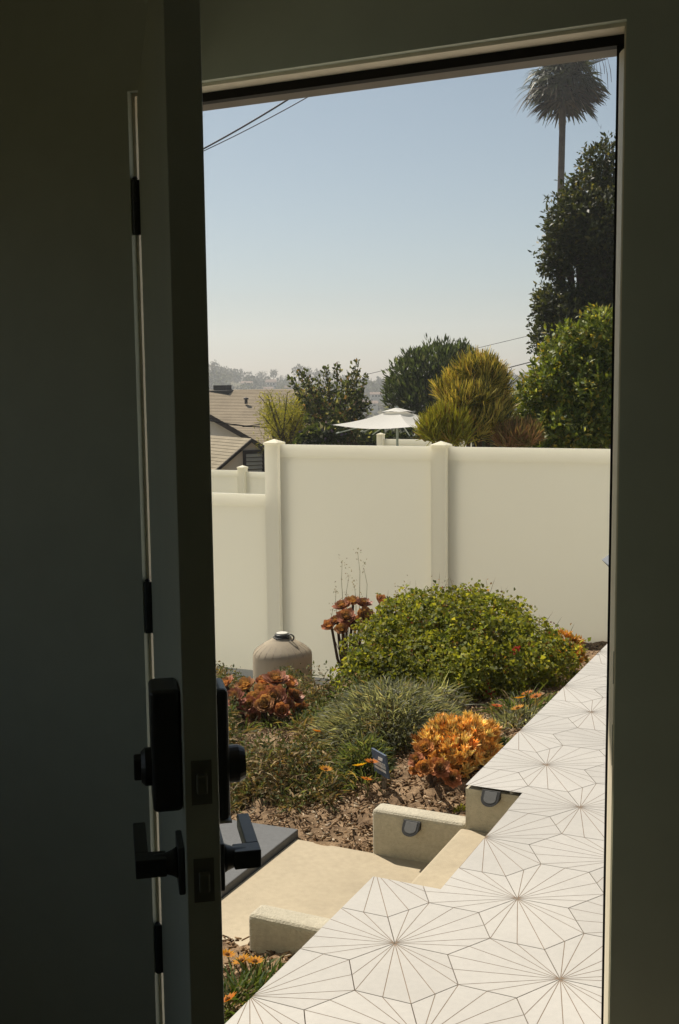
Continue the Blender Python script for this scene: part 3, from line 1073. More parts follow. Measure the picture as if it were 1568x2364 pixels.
# -- strappy grey-green clumps
def strap_clump(name, label, px_, py_, rad, n, L, W, cols, droop=0.45, grp=None, spread=0.8, mtl='leaf', cat="plant", hz=0.10):
    p = gpt(px_, py_)
    root = base_empty(name, p, label, cat, grp)
    t = RNG.uniform(0, 2 * PI, n); rr_ = rad * np.sqrt(RNG.random(n)) * 0.85
    P = np.stack([rr_ * np.cos(t), rr_ * np.sin(t), RNG.uniform(-0.01, 1, n) * hz * (1 - (rr_ / rad) ** 2) - 0.01], 1)
    D = unit(np.stack([np.cos(t) * spread * (0.3 + rr_ / rad), np.sin(t) * spread * (0.3 + rr_ / rad), np.full(n, 0.85)], 1) + rsph(n) * 0.55)
    D[:, 2] = np.abs(D[:, 2]) * 0.9 + 0.05
    D = unit(D)
    for i in range(n):
        P[i, 2] += gz(p[0] + P[i, 0], p[1] + P[i, 1]) - p[2]
    npobj("foliage", [blades(P, D, L * RNG.uniform(0.5, 1.25, n), W * RNG.uniform(0.7, 1.3, n), pick(cols, n, 0.25), droop * RNG.uniform(0.2, 1.6, n))], M[mtl], root)
    return root, p


greys = [(4, (0.17, 0.18, 0.135)), (3, (0.23, 0.24, 0.185)), (2, (0.085, 0.095, 0.065)), (0.8, (0.38, 0.37, 0.30)), (0.8, (0.24, 0.20, 0.13))]
strap_clump("grey_leaved_clump", "dense grey-green spiky clump at the foot of the geranium", 895, 1690, 0.40, 9500, 0.075, 0.0062, greys, 0.35, cat="plant", hz=0.25, spread=1.0)
strap_clump("grey_leaved_clump", "grey-green spiky tuft to the right of the dense grey clump", 1000, 1655, 0.16, 1100, 0.12, 0.0075, greys, 0.5, cat="plant", hz=0.17)
greens = [(4, (0.085, 0.115, 0.045)), (3, (0.13, 0.155, 0.07)), (1.4, (0.22, 0.20, 0.10)), (1, (0.05, 0.07, 0.03))]
strap_clump("small_feathery_plant", "soft grey-green feathery plant just behind the blue sign", 838, 1772, 0.14, 2200, 0.05, 0.006, greens, 0.3, hz=0.15, spread=1.0)
strap_clump("loose_grass_tuft", "small green tuft with looping leaves at the deck edge near orange flowers", 1205, 1622, 0.07, 60, 0.16, 0.009, [(2, (0.12, 0.15, 0.04)), (1, (0.2, 0.2, 0.08))], 0.9, hz=0.03)
strap_clump("edge_weed", "low dark green weeds along the deck edge beside the orange succulent", 1130, 1745, 0.13, 700, 0.06, 0.008, [(3, (0.05, 0.075, 0.02)), (1, (0.12, 0.12, 0.05))], 0.4, hz=0.08)
strap_clump("edge_weed", "grey-green low weeds along the deck edge above the orange succulent", 1190, 1668, 0.15, 700, 0.06, 0.007, greys, 0.4, hz=0.06)
strap_clump("sprout", "tiny yellow-green sprout at the corner of the notch wall", 1062, 1868, 0.025, 40, 0.03, 0.008, [(1, (0.26, 0.27, 0.03))], 0.2, hz=0.02)
strap_clump("fence_weed", "dull green weeds at the foot of the fence beside the tank", 790, 1530, 0.17, 420, 0.14, 0.006, greys, 0.3, hz=0.03)

# -- dry ground cover over the left bed: nobody could count it
n = 34000
pts, cc = [], []
while len(pts) < n:
    x = RNG.uniform(-4.2, -1.5); y = RNG.uniform(4.0, 7.6)
    v = np.array([x, y, gz(x, y)]) - EYE
    w = v @ fw
    px_, py_ = CX + FPX * (v @ rt) / w, CY - FPX * (v @ up) / w
    if px_ > 760 + (1870 - py_) * 0.9 or py_ > 1868 + 14 * math.sin(px_ * 0.05) or px_ < 380: continue
    if py_ < 1600 + max(0, (px_ - 640)) * 0.1: continue
    if 545 < px_ < 690 and 1640 < py_ < 1745: continue
    if RNG.random() > 0.35 + 0.65 * (0.5 + 0.5 * math.sin(x * 9) * math.sin(y * 8)): continue
    pts.append((x, y, gz(x, y), px_, py_))
A = np.array(pts)
P = A[:, :3].copy()
P[:, 2] += RNG.random(n) ** 1.3 * (0.05 + 0.15 * np.maximum(0, np.sin(A[:, 0] * 7.3 + 0.7) * np.sin(A[:, 1] * 6.1))) - 0.01
D = rsph(n); D[:, 2] = np.abs(D[:, 2]) * 0.8 + 0.12; D = unit(D)
C = pick([(4, (0.24, 0.165, 0.082)), (3, (0.34, 0.245, 0.125)), (2.5, (0.10, 0.115, 0.038)), (2.0, (0.12, 0.08, 0.04)), (1.6, (0.17, 0.175, 0.065)), (0.9, (0.46, 0.38, 0.24))], n, 0.25)
grn = (np.sin(A[:, 0] * 3.7 + 1) * np.sin(A[:, 1] * 3.1)) > 0.15
C[grn & (RNG.random(n) < 0.65)] *= np.array([0.50, 0.82, 0.55])
nl9 = 16000
sel = RNG.choice(n, nl9)
hh9 = 0.04 + 0.17 * np.maximum(0, np.sin(A[sel, 0] * 7.3 + 0.7) * np.sin(A[sel, 1] * 6.1) + 0.25)
Pl = A[sel, :3] + RNG.normal(size=(nl9, 3)) * 0.02
Pl[:, 2] = A[sel, 2] + RNG.random(nl9) ** 0.6 * hh9
ll9 = RNG.uniform(0.012, 0.030, nl9)
lowleaf = leaves(Pl, rsph(nl9), unit(rsph(nl9) + np.array([0, 0, 0.8])), ll9, ll9 * 0.45, pick([(4, (0.075, 0.095, 0.036)), (3, (0.12, 0.135, 0.06)), (2, (0.20, 0.15, 0.08)), (1.2, (0.05, 0.055, 0.025)), (0.8, (0.34, 0.28, 0.17))], nl9, 0.25))
gc = npobj("ground_cover", [lowleaf, blades(P, D, RNG.uniform(0.03, 0.10, n), RNG.uniform(0.004, 0.012, n), C, 0.4, K=2)], M['leaf_dry'])
tag(gc, "dry brown and green low ground cover over the left of the bed", "ground cover", kind="stuff")

# -- mulch and litter
n = 32000
pts = []
while len(pts) < n:
    x = RNG.uniform(-4.2, -1.34); y = RNG.uniform(2.0, 8.4)
    if -2.5 < x and 3.03 < y < 3.925 and x < -1.35: continue
    if x < -2.05 and 2.5 < y < 3.99: continue
    if RNG.random() > (1.0 if y < 5.5 else 0.35): continue
    pts.append((x, y, gz(x, y)))
A = np.array(pts)
A[:, 2] += RNG.uniform(-0.004, 0.012, n)
D = rsph(n); D[:, 2] *= 0.35; D = unit(D)
N_ = unit(np.array([0, 0, 1.0]) + rsph(n) * 0.6)
Sd = unit(np.cross(D, N_)); N_ = np.cross(Sd, D)
L = RNG.uniform(0.006, 0.028, n)[:, None]; W = RNG.uniform(0.003, 0.008, n)[:, None]; T = 0.0022
V = np.empty((n, 8, 3))
for k, (a_, b_, c_) in enumerate([(-1, -1, -1), (1, -1, -1), (1, 1, -1), (-1, 1, -1), (-1, -1, 1), (1, -1, 1), (1, 1, 1), (-1, 1, 1)]):
    V[:, k] = A + D * L * 0.5 * a_ * (1 - 0.25 * b_) + Sd * W * 0.5 * b_ + N_ * T * c_
F = np.array([(3, 2, 1, 0), (4, 5, 6, 7), (0, 1, 5, 4), (1, 2, 6, 5), (2, 3, 7, 6), (3, 0, 4, 7)])
Q = (np.arange(n)[:, None, None] * 8 + F[None]).reshape(-1, 4)
C = np.repeat(pick([(4, (0.29, 0.19, 0.11)), (3, (0.20, 0.125, 0.07)), (2.4, (0.40, 0.285, 0.175)), (1.2, (0.50, 0.41, 0.30)), (1, (0.10, 0.06, 0.036))], n, 0.2), 8, 0)
ml = npobj("mulch", [(V.reshape(-1, 3), Q, C)], M['leaf_dry'])
tag(ml, "brown wood mulch and leaf litter scattered over the bed", "mulch", kind="stuff")


# -- aeonium rosettes
def rosette_mesh(name, cols, R0=0.07, cup=0.0, n_l=(13, 13, 12, 11, 9, 6), seed=0):
    """cols: rim, outer, inner, heart"""
    rg = np.random.default_rng(seed)
    Vs, Qs, Cs = [], [], []
    off = 0
    nl_ = len(n_l)
    for li, nl in enumerate(n_l):
        f = li / (nl_ - 1)
        rad = R0 * (1.0 - 0.62 * f)
        elev = R(-4) + cup * R(26) + f * R(58)
        for k in range(nl):
            t = 2 * PI * (k + 0.5 * (li % 2)) / nl + rg.normal() * 0.10
            d = np.array([math.cos(t), math.sin(t), 0]); s = np.array([-math.sin(t), math.cos(t), 0])
            u_ = np.array([0, 0, 1.0])
            body = np.array(cols[1]) * (1 - f) + np.array(cols[3]) * f if f > 0.3 else np.array(cols[1]) * (1 - f) + np.array(cols[2]) * f
            c = body * rg.uniform(0.7, 1.3)
            tip = (np.array(cols[0]) * (1 - 0.5 * f) + body * 0.5 * f) * rg.uniform(0.85, 1.35)
            L_ = rad * rg.uniform(0.88, 1.12)
            rows = []
            for q, (tt_, ww) in enumerate(((0.08, 0.06), (0.50, 0.15), (0.80, 0.23), (1.0, 0.04))):
                ev = elev + 0.30 * tt_ + rg.normal() * 0.03
                pos = d * L_ * tt_ * math.cos(ev) + u_ * (L_ * tt_ * math.sin(ev) + 0.012 * f)
                w_ = ww * L_
                rows.append((pos + s * w_ + u_ * w_ * 0.25, pos, pos - s * w_ + u_ * w_ * 0.25))
            for q, rw in enumerate(rows):
                for v in rw:
                    Vs.append(v); Cs.append(c if q < 2 else (tip if q == 3 else c * 0.45 + tip * 0.55))
            for q in range(3):
                b0 = off + q * 3
                Qs.append((b0, b0 + 1, b0 + 4, b0 + 3)); Qs.append((b0 + 1, b0 + 2, b0 + 5, b0 + 4))
            off += 12
    o = npobj(name, [(np.array(Vs), np.array(Qs), np.array(Cs))], M['succ'])
    me = o.data
    bpy.data.objects.remove(o)
    return me


RED = [rosette_mesh("rosette", [(0.56, 0.25, 0.16), (0.27, 0.11, 0.07), (0.22, 0.13, 0.055), (0.26, 0.24, 0.085)], seed=1, cup=0.5),
       rosette_mesh("rosette", [(0.62, 0.34, 0.18), (0.33, 0.16, 0.08), (0.27, 0.18, 0.07), (0.30, 0.26, 0.095)], seed=2, cup=0.95),
       rosette_mesh("rosette", [(0.50, 0.20, 0.14), (0.23, 0.09, 0.062), (0.18, 0.11, 0.05), (0.22, 0.20, 0.07)], seed=3, cup=0.15),
       rosette_mesh("rosette", [(0.60, 0.27, 0.16), (0.30, 0.13, 0.075), (0.21, 0.14, 0.055), (0.29, 0.27, 0.09)], seed=9, cup=1.2)]
ORA = [rosette_mesh("rosette", [(0.66, 0.30, 0.11), (0.42, 0.19, 0.07), (0.30, 0.18, 0.07), (0.25, 0.21, 0.07)], seed=4, cup=0.6),
       rosette_mesh("rosette", [(0.52, 0.21, 0.11), (0.29, 0.12, 0.065), (0.22, 0.13, 0.06), (0.22, 0.18, 0.065)], seed=5, cup=0.3)]


def aeonium(label, basepx, heads, meshes, depth, size=1.0, cat="succulent"):
    """heads: (px, py, ddepth, radius scale, tilt to the left/right, tilt to the eye)"""
    bp_ = at(basepx[0], basepx[1], depth)
    if meshes is ORA:
        bp_ = gpt(*basepx)
        depth = float((bp_ - EYE) @ fw) - 0.10
    bp_[2] = min(bp_[2], gz(bp_[0], bp_[1]))
    root = base_empty("aeonium", bp_, label, cat)
    for k, (hx, hy, dd, s_, tl, tf) in enumerate(heads):
        hp = at(hx, hy - (12 if depth == 6.15 else 0), depth + dd) - bp_
        o = bpy.data.objects.new("rosette", meshes[k % len(meshes)]); COL.objects.link(o); o.parent = root
        nrm = unit(np.array([0, 0, 1.0]) + rt * tl - np.array([fw[0], fw[1], 0]) * tf)
        q = Vector(nrm).to_track_quat('Z', 'Y')
        o.rotation_mode = 'QUATERNION'
        o.rotation_quaternion = q @ Matrix.Rotation(k * 1.3, 3, 'Z').to_quaternion()
        o.location = hp - nrm * 0.02 * s_
        o.scale = (s_ * size,) * 3
        if meshes is ORA and k % 3: continue
        b = MB()
        mid_ = np.array([hp[0] * 0.55, hp[1] * 0.55, hp[2] * 0.42])
        b.tube([(0.0, 0, -0.03), tuple(mid_ * 0.5), tuple(mid_), tuple(hp - nrm * 0.03 * s_), tuple(hp)], [0.013, 0.011, 0.010, 0.009, 0.007] if meshes is RED else [0.009, 0.0075, 0.006, 0.006, 0.006], 7)
        b.build("stem", M['stem'], root, smooth=True)
    return root


aeonium("red-brown aeonium with many cupped rosettes at the left of the bed", (612, 1712),
        [(520, 1590, 0, 1.0, -.5, .1), (568, 1597, .1, 1.15, -.3, .3), (540, 1625, -.1, 1.05, -.4, .9), (610, 1590, .15, 1.05, -.1, .2), (638, 1580, .05, 1.2, .1, .3), (590, 1627, -.05, .95, -.2, .7),
         (632, 1625, -.1, 1.25, .2, 1.3), (668, 1592, .1, 1.0, .6, .2), (682, 1620, .1, .9, .7, .5), (612, 1640, -.15, 1.0, -.1, 1.2), (575, 1640, -.1, .9, -.3, 1.0), (660, 1640, 0, .9, .4, .9), (695, 1655, .1, .9, .5, 1.2), (604, 1610, 0, .9, 0, .5), (505, 1612, .05, .95, -.6, .5), (650, 1655, -.15, .9, .2, 1.3), (585, 1668, -.1, .75, -.4, 1.2)],
        RED, 6.15, 1.0)
aeonium("tall pink-brown aeonium against the fence left of the geranium", (798, 1500),
        [(790, 1400, 0, .8, -.2, .3), (815, 1392, .05, .8, 0, .3), (840, 1392, 0, .7, .1, .3), (880, 1392, .05, .85, .5, .4), (800, 1425, -.1, .85, -.1, .8), (845, 1425, -.05, .95, .2, 1.0), (776, 1432, 0, .7, -.5, .4), (763, 1448, 0, .8, -.6, .6), (822, 1440, -.1, .8, .1, .9), (790, 1455, -.1, .7, -.2, .9)],
        RED, 7.6, 1.3)
aeonium("orange-brown aeonium at the front of the orange succulent", (998, 1812),
        [(980, 1728, .0, 1.0, -.3, .8), (960, 1752, -.05, .8, -.5, .6), (980, 1772, -.1, .9, -.2, 1.2), (1015, 1772, -.08, 1.0, .1, 1.2), (957, 1778, -.05, .6, -.6, .9), (1045, 1795, -.08, .9, .3, 1.3)],
        ORA, 4.78, 0.74)


# -- finger-leaved orange succulents
def finger_succulent(label, blobs, base, n_t, L, cols, name="orange_succulent"):
    root = base_empty(name, base, label, "succulent")
    P0, O0 = cloud(blobs, n_t, 0.12, 0.2, 6.0)
    kp = O0[:, 2] > -0.35
    P0, O0 = P0[kp], O0[kp]
    m_ = 11
    P = np.repeat(P0, m_, 0); O = np.repeat(O0, m_, 0)
    D = unit(O * 0.7 + rsph(len(P)) * 0.75 + np.array([0, 0, 0.55]))
    c = np.repeat(pick(cols, len(P0), 0.18), m_, 0) * RNG.uniform(0.75, 1.3, (len(P), 1))
    l_ = L * RNG.uniform(0.7, 1.25, len(P))
    ch1 = leaves(P, D, rsph(len(P)), l_, l_ * 0.20, c, 0.5)
    ch2 = leaves(P, D, rsph(len(P)), l_, l_ * 0.20, c, -0.5)
    npobj("foliage", rel([ch1, ch2], base), M['succ'], root)
    b = MB()
    for bl in blobs:
        e_ = np.array(bl[:3]) - base
        b.tube([(e_[0] * 0.3, e_[1] * 0.3, -0.03), tuple(e_ * 0.6), tuple(e_)], [0.006, 0.005, 0.004], 6)
    b.build("stems", M['bark'], root)


oc = [(4, (0.82, 0.50, 0.17)), (3, (0.85, 0.58, 0.23)), (0.8, (0.70, 0.33, 0.10)), (2.6, (0.84, 0.67, 0.31)), (0.4, (0.44, 0.20, 0.07))]
bs = gpt(1075, 1800)
dO = float((bs - EYE) @ fw) + 0.08 - 4.9
finger_succulent("bright orange finger-leaved succulent beside the tiled deck", [eb(1080, 1708, dO + 4.95, .095, .095, .075), eb(1035, 1700, dO + 4.95, .085, .085, .06), eb(1115, 1712, dO + 5.0, .06, .07, .06), eb(1000, 1722, dO + 4.9, .06, .06, .05),
                 eb(1060, 1740, dO + 4.85, .085, .07, .06), eb(1085, 1685, dO + 5.05, .06, .06, .045), eb(1130, 1702, dO + 5.02, .035, .04, .045), eb(1095, 1760, dO + 4.9, .08, .07, .06), eb(1050, 1775, dO + 4.85, .08, .06, .06), eb(1120, 1735, dO + 4.95, .05, .05, .06), eb(1010, 1765, dO + 4.85, .06, .06, .06)], bs, 900, 0.042, oc)
bs = gpt(1300, 1535)
finger_succulent("yellow-orange succulent at the right end of the geranium", [eb(1300, 1497, 7.1, .10, .10, .08), eb(1325, 1520, 7.0, .07, .08, .05), eb(1280, 1520, 7.0, .08, .08, .06)], bs, 220, 0.045,
                 [(3, (0.74, 0.47, 0.12)), (3, (0.66, 0.36, 0.09)), (1, (0.40, 0.38, 0.10))], "yellow_succulent")


# -- dry flower stalks against the fence
def stalks(label, px_, py_, tips, depth, col, name="dry_stalks"):
    p = at(px_, py_, depth)
    p[2] = gz(p[0], p[1])
    root = base_empty(name, p, label, "dry plant")
    for (tx, ty, bend) in tips:
        e_ = at(tx, ty, depth) - p
        b = MB()
        mid_ = e_ * 0.55 + rt * bend
        b.tube([(RNG.uniform(-.02, .02), RNG.uniform(-.02, .02), -0.02), tuple(mid_), tuple(e_ * 0.85 + rt * bend * 0.7), tuple(e_)], [0.0028, 0.0022, 0.0016, 0.001], 5)
        st = b.build("stalk", M['straw'], root)
        k = 14
        Pn = np.repeat(e_[None], k, 0) + RNG.normal(size=(k, 3)) * np.array([0.012, 0.012, 0.03])
        npobj("seed_head", [leaves(Pn, rsph(k), rsph(k), 0.016, 0.006, pick(col, k))], M['leaf_dry'], st)["kind"] = "stuff"


M['straw'] = mat("straw", (0.26, 0.21, 0.10), 0.8, 0.1)
scol = [(2, (0.30, 0.22, 0.10)), (1, (0.20, 0.12, 0.06)), (1, (0.22, 0.2, 0.07))]
stalks("thin dry flower stalks rising in front of the fence", 812, 1480, [(790, 1300, -.02), (826, 1275, .03), (840, 1310, .05), (800, 1380, 0), (776, 1362, -.03), (818, 1350, .02), (832, 1380, .04), (770, 1400, -.05), (806, 1330, -.03)], 7.7, scol)
stalks("faint dry stalks above the left top of the geranium", 930, 1430, [(915, 1365, -.02), (945, 1358, .01), (1000, 1352, .03), (1030, 1348, .02), (960, 1375, 0)], 7.3, scol)
stalks("faint reddish stalks on the right shoulder of the geranium", 1180, 1460, [(1170, 1400, -.01), (1200, 1410, .02), (1225, 1420, .02), (1190, 1425, 0), (1150, 1385, -.02)], 7.0, [(1, (0.24, 0.10, 0.06))])


# -- gazanias
def flower_mesh():
    g = MB()
    npet = 13
    for k in range(npet):
        t = 2 * PI * k / npet
        d = Vector((math.cos(t), math.sin(t), 0)); s = Vector((-math.sin(t), math.cos(t), 0))
        p0 = d * 0.006; p1 = d * 0.020 + s * 0.0058 + Vector((0, 0, 0.006)); p2 = d * 0.035 + Vector((0, 0, 0.009)); p3 = d * 0.020 - s * 0.0058 + Vector((0, 0, 0.006))
        g.add([p0, p1, p2, p3], [(0, 1, 2, 3)])
    return g


def flower_me(c):
    g = flower_mesh()
    me = g.mesh("flower", M['petal'])
    a = me.attributes.new("Col", 'FLOAT_COLOR', 'POINT')
    cols = []
    for k in range(len(me.vertices)):
        q = k % 4
        f_ = random.uniform(0.85, 1.15)
        base = (c[0] * 0.75, c[1] * 0.45, c[2]) if q == 0 else c
        cols += [base[0] * f_, base[1] * f_, base[2] * f_, 1]
    a.data.foreach_set("color", cols)
    return me


FLM = [flower_me((0.62, 0.30, 0.012)), flower_me((0.62, 0.21, 0.012)), flower_me((0.60, 0.13, 0.02)), flower_me((0.66, 0.42, 0.03))]
g = MB(); g.lathe([(0.008, 0.001), (0.008, 0.006), (0.004, 0.009)], 10)
CEN = g.mesh("flower_centre", M['centre'])


def gazania(label, cpx, flowers, n_f=260, L=0.10, rad=0.16, cols=None, hgt=0.10):
    c = gpt(*cpx)
    root = base_empty("gazania_plant", c, label, "flowering plant", "gazanias in the bed")
    cols = cols or [(3, (0.06, 0.085, 0.03)), (2, (0.10, 0.12, 0.055)), (1.5, (0.2, 0.15, 0.075)), (1, (0.13, 0.15, 0.08))]
    t = RNG.uniform(0, 2 * PI, n_f); q = rad * np.sqrt(RNG.random(n_f))
    P = np.stack([q * np.cos(t), q * np.sin(t), np.zeros(n_f)], 1)
    for i in range(n_f): P[i, 2] = gz(c[0] + P[i, 0], c[1] + P[i, 1]) - c[2] + RNG.uniform(-0.01, 0.03)
    D = unit(np.stack([np.cos(t) * 0.6, np.sin(t) * 0.6, np.full(n_f, 0.8)], 1) + rsph(n_f) * 0.5); D[:, 2] = np.abs(D[:, 2])
    npobj("foliage", [blades(P, D, L * RNG.uniform(0.5, 1.2, n_f), RNG.uniform(0.006, 0.011, n_f), pick(cols, n_f, 0.25), 0.4)], M['leaf'], root)
    for (fx, fy, k, s_) in flowers:
        gpp = gpt(fx, fy + 8)
        dep_ = float((gpp - EYE) @ fw)
        h_ = RNG.uniform(0.7, 1.2) * hgt
        dd = dep_ - h_ * 2.0
        hp = at(fx, fy, dd) - c
        o = bpy.data.objects.new("flower", FLM[k]); COL.objects.link(o); o.parent = root
        o.location = hp
        nrm = unit(np.array([0, 0, 1.0]) + rsph(1)[0] * 0.35 + np.array([sdir.x, sdir.y, 0]) * 0.3)
        o.rotation_mode = 'QUATERNION'; o.rotation_quaternion = Vector(nrm).to_track_quat('Z', 'Y')
        o.scale = (s_,) * 3
        cn = bpy.data.objects.new("flower_centre", CEN); COL.objects.link(cn); cn.parent = o
        bse = np.array([hp[0], hp[1], 0]) * 0.85
        bse[2] = gz(c[0] + bse[0], c[1] + bse[1]) - c[2] - 0.01
        b = MB(); b.tube([tuple(bse), tuple((bse + hp) / 2 + rt * 0.008), tuple(hp)], 0.0022, 5)
        b.build("flower_stalk", M['stemgreen'], root)


M['stemgreen'] = mat("green_stalk", (0.10, 0.12, 0.04), 0.7, 0.2)
gazania("gazania with yellow-orange flowers in the dry left of the bed", (690, 1800), [(643, 1764, 0, .95), (752, 1777, 0, 1.0), (640, 1791, 1, .6)], 320, rad=0.25)
gazania("gazania with orange-yellow flowers at the foot of the blue sign", (840, 1800), [(831, 1768, 3, 1.05), (858, 1760, 1, 1.0), (846, 1800, 1, .85)], 260, rad=0.12)
gazania("gazania with orange-red flowers right of the red-brown aeonium", (690, 1672), [(659, 1651, 2, 1.1), (733, 1689, 1, .9), (714, 1580, 1, 1.0)], 420, rad=0.22)
gazania("gazania with one raised orange flower in front of the tank", (712, 1612), [(706, 1541, 2, 1.1)], 240, rad=0.17)
gazania("gazania with one small yellow flower beside the door edge", (535, 1700), [(527, 1686, 3, .8)], 120, rad=0.12)
gazania("gazania with a cluster of orange flowers at the deck edge", (1200, 1640), [(1196, 1636, 0, 1.1), (1201, 1612, 0, 1.0), (1218, 1602, 1, 1.05), (1238, 1609, 1, 1.05), (1147, 1631, 2, .9)], 300, rad=0.16)
nearc = [(3, (0.05, 0.08, 0.022)), (2, (0.09, 0.12, 0.04)), (1, (0.18, 0.14, 0.07))]
gazania("gazania with three orange flowers by the near low wall", (575, 2300), [(525, 2205, 0, .85), (558, 2219, 0, .9), (589, 2221, 0, .9)], 420, 0.075, 0.15, nearc, 0.06)
gazania("gazania with one orange flower in the bottom corner by the door", (540, 2335), [(527, 2309, 1, .95)], 360, 0.09, 0.13, nearc, 0.05)
# red geranium blooms low on the shrub
for (bx0, by0, bd, nb, c_) in ((1129, 1598, 6.02, 26, (0.5, 0.03, 0.03)), (1188, 1500, 6.2, 20, (0.30, 0.03, 0.02))):
    npobj("red_bloom", [leaves(np.repeat((at(bx0, by0, bd) - mc)[None], nb, 0) + RNG.normal(size=(nb, 3)) * 0.014, rsph(nb), rsph(nb), 0.018, 0.016, pick([(1, c_)], nb))], M['petal'], gr)["kind"] = "stuff"

# ------------------------------------------------------------------ beyond the fence
def gfar(x, y):
    return far_z(x, y)


def tree(name, label, cat, base, blobs, n, L, W, cols, mtl='leaf', limbs=6, tr=0.12, group=None, **kw):
    base = np.array(base, float)
    root = base_empty(name, base, label, cat, group)
    ch = tree_leaves(blobs, n, L, W, cols, **kw)
    npobj("crown", rel([ch], base), M[mtl], root)
    b = MB()
    B = np.array(blobs)
    cen = B[:, :3].mean(0) - base
    hgt = cen[2]
    b.tube([(0, 0, -0.2), (cen[0] * 0.2, cen[1] * 0.2, hgt * 0.35), (cen[0] * 0.5, cen[1] * 0.5, hgt * 0.65), tuple(cen)], [tr, tr * 0.8, tr * 0.6, tr * 0.3], 9)
    for k in range(min(limbs, len(blobs))):
        e_ = B[k, :3] - base
        b.tube([(cen[0] * 0.3, cen[1] * 0.3, hgt * 0.45), tuple(e_ * 0.6 + np.array([cen[0] * .15, cen[1] * .15, hgt * 0.12])), tuple(e_), tuple(e_ + np.array([0, 0, B[k, 5] * 0.6]))], [tr * 0.5, tr * 0.35, tr * 0.2, tr * 0.08], 7)
    b.build("trunk", M['bark'], root, smooth=True)
    return root


def tb(px_, py_, dep_, rpx, rpy, dr=None):       # a crown blob given by its outline
    p = at(px_, py_, dep_)
    rx = rpx / FPX * dep_; rz_ = rpy / FPX * dep_
    return (p[0], p[1], p[2], rx, dr or rx, rz_)


def foot(px_, dep_):
    p = at(px_, 1000, dep_)
    return np.array([p[0], p[1], gfar(p[0], p[1])])


# citrus-like green tree right behind the fence
gt = [(4, (0.115, 0.150, 0.026)), (3, (0.175, 0.205, 0.034)), (2, (0.055, 0.085, 0.018)), (0.9, (0.36, 0.28, 0.045)), (0.8, (0.34, 0.36, 0.12))]
tree("leafy_tree", "bright green leafy tree just behind the fence at the right jamb", "tree", foot(1370, 11.8),
     [tb(1340, 830, 11.9, 85, 80), tb(1400, 790, 11.7, 70, 75), tb(1290, 900, 11.8, 75, 70), tb(1390, 930, 11.6, 90, 90), tb(1240, 935, 11.9, 55, 62), tb(1320, 990, 11.6, 85, 60), tb(1260, 1010, 11.7, 50, 45), tb(1450, 900, 11.8, 80, 110)],
     26000, 0.066, 0.42, gt, 'leaf_dark', fill=0.3, ragged=0.25, freq=7, tr=0.09)
# tall dark ficus
fc = [(5, (0.036, 0.046, 0.013)), (3, (0.055, 0.064, 0.018)), (2, (0.024, 0.030, 0.010)), (0.7, (0.15, 0.135, 0.05))]
tree("tall_dark_tree", "tall dark evergreen tree rising behind the leafy green tree", "tree", foot(1400, 19),
     [tb(1400, 390, 19, 55, 60), tb(1370, 470, 19, 75, 70), tb(1330, 510, 18.8, 65, 65), tb(1420, 520, 18.6, 90, 90), tb(1310, 575, 18.9, 55, 60), tb(1400, 560, 18.7, 70, 55), tb(1290, 610, 19, 40, 35), tb(1398, 640, 18.6, 45, 60), tb(1290, 700, 19, 55, 45), tb(1262, 715, 18.9, 28, 40),
      tb(1330, 730, 18.8, 75, 55), tb(1420, 720, 18.6, 60, 80), tb(1290, 780, 18.9, 60, 55), tb(1470, 600, 19, 90, 160)],
     36000, 0.092, 0.45, fc, 'leaf_dark', fill=0.25, ragged=0.34, freq=9, tr=0.25, limbs=10)
# dark rounded bush tree behind the parasol
dc = [(4, (0.040, 0.058, 0.026)), (3, (0.06, 0.085, 0.04)), (2, (0.026, 0.036, 0.016)), (0.6, (0.13, 0.14, 0.085))]
tree("round_bushy_tree", "dark rounded bushy tree behind the white parasol", "tree", foot(1000, 27),
     [tb(1010, 860, 27, 85, 62), tb(960, 880, 26.8, 62, 58), tb(1055, 845, 27.2, 50, 48), tb(930, 915, 26.8, 42, 40), tb(1000, 920, 26.5, 80, 45), tb(1075, 890, 27, 45, 60)],
     9000, 0.17, 0.26, dc, 'leaf', fill=0.3, ragged=0.2, upb=1.1, freq=9, tr=0.16)


# upright shrub with leafy wands
def wand_shrub(name, label, cat, base, wands, depth, cols, L, W, per=70, thick=0.12, mtl='leaf', tr=0.02):
    root = base_empty(name, base, label, cat)
    chs = []
    b = MB()
    for (bx0, by0, tx, ty, dd) in wands:
        p0 = at(bx0, by0, depth + dd); p1 = at(tx, ty, depth + dd * 1.3)
        t = RNG.random(per) ** 0.8
        P = p0 + (p1 - p0) * t[:, None] + RNG.normal(size=(per, 3)) * thick * (1.05 - t[:, None] * 0.8)
        D = unit(rsph(per) + unit(p1 - p0) * 0.8)
        l_ = L * RNG.uniform(0.6, 1.3, per)
        chs.append(leaves(P, D, rsph(per), l_, l_ * W, pick(cols, per, 0.25)))
        b.tube([tuple((p0 - base) * np.array([.4, .4, 0]) + np.array([0, 0, 0.0])), tuple(p0 - base), tuple(p1 - base)], [tr * 1.5, tr, tr * 0.3], 5)
    npobj("foliage", rel(chs, base), M[mtl], root)
    b.build("stems", M['bark'], root)
    return root


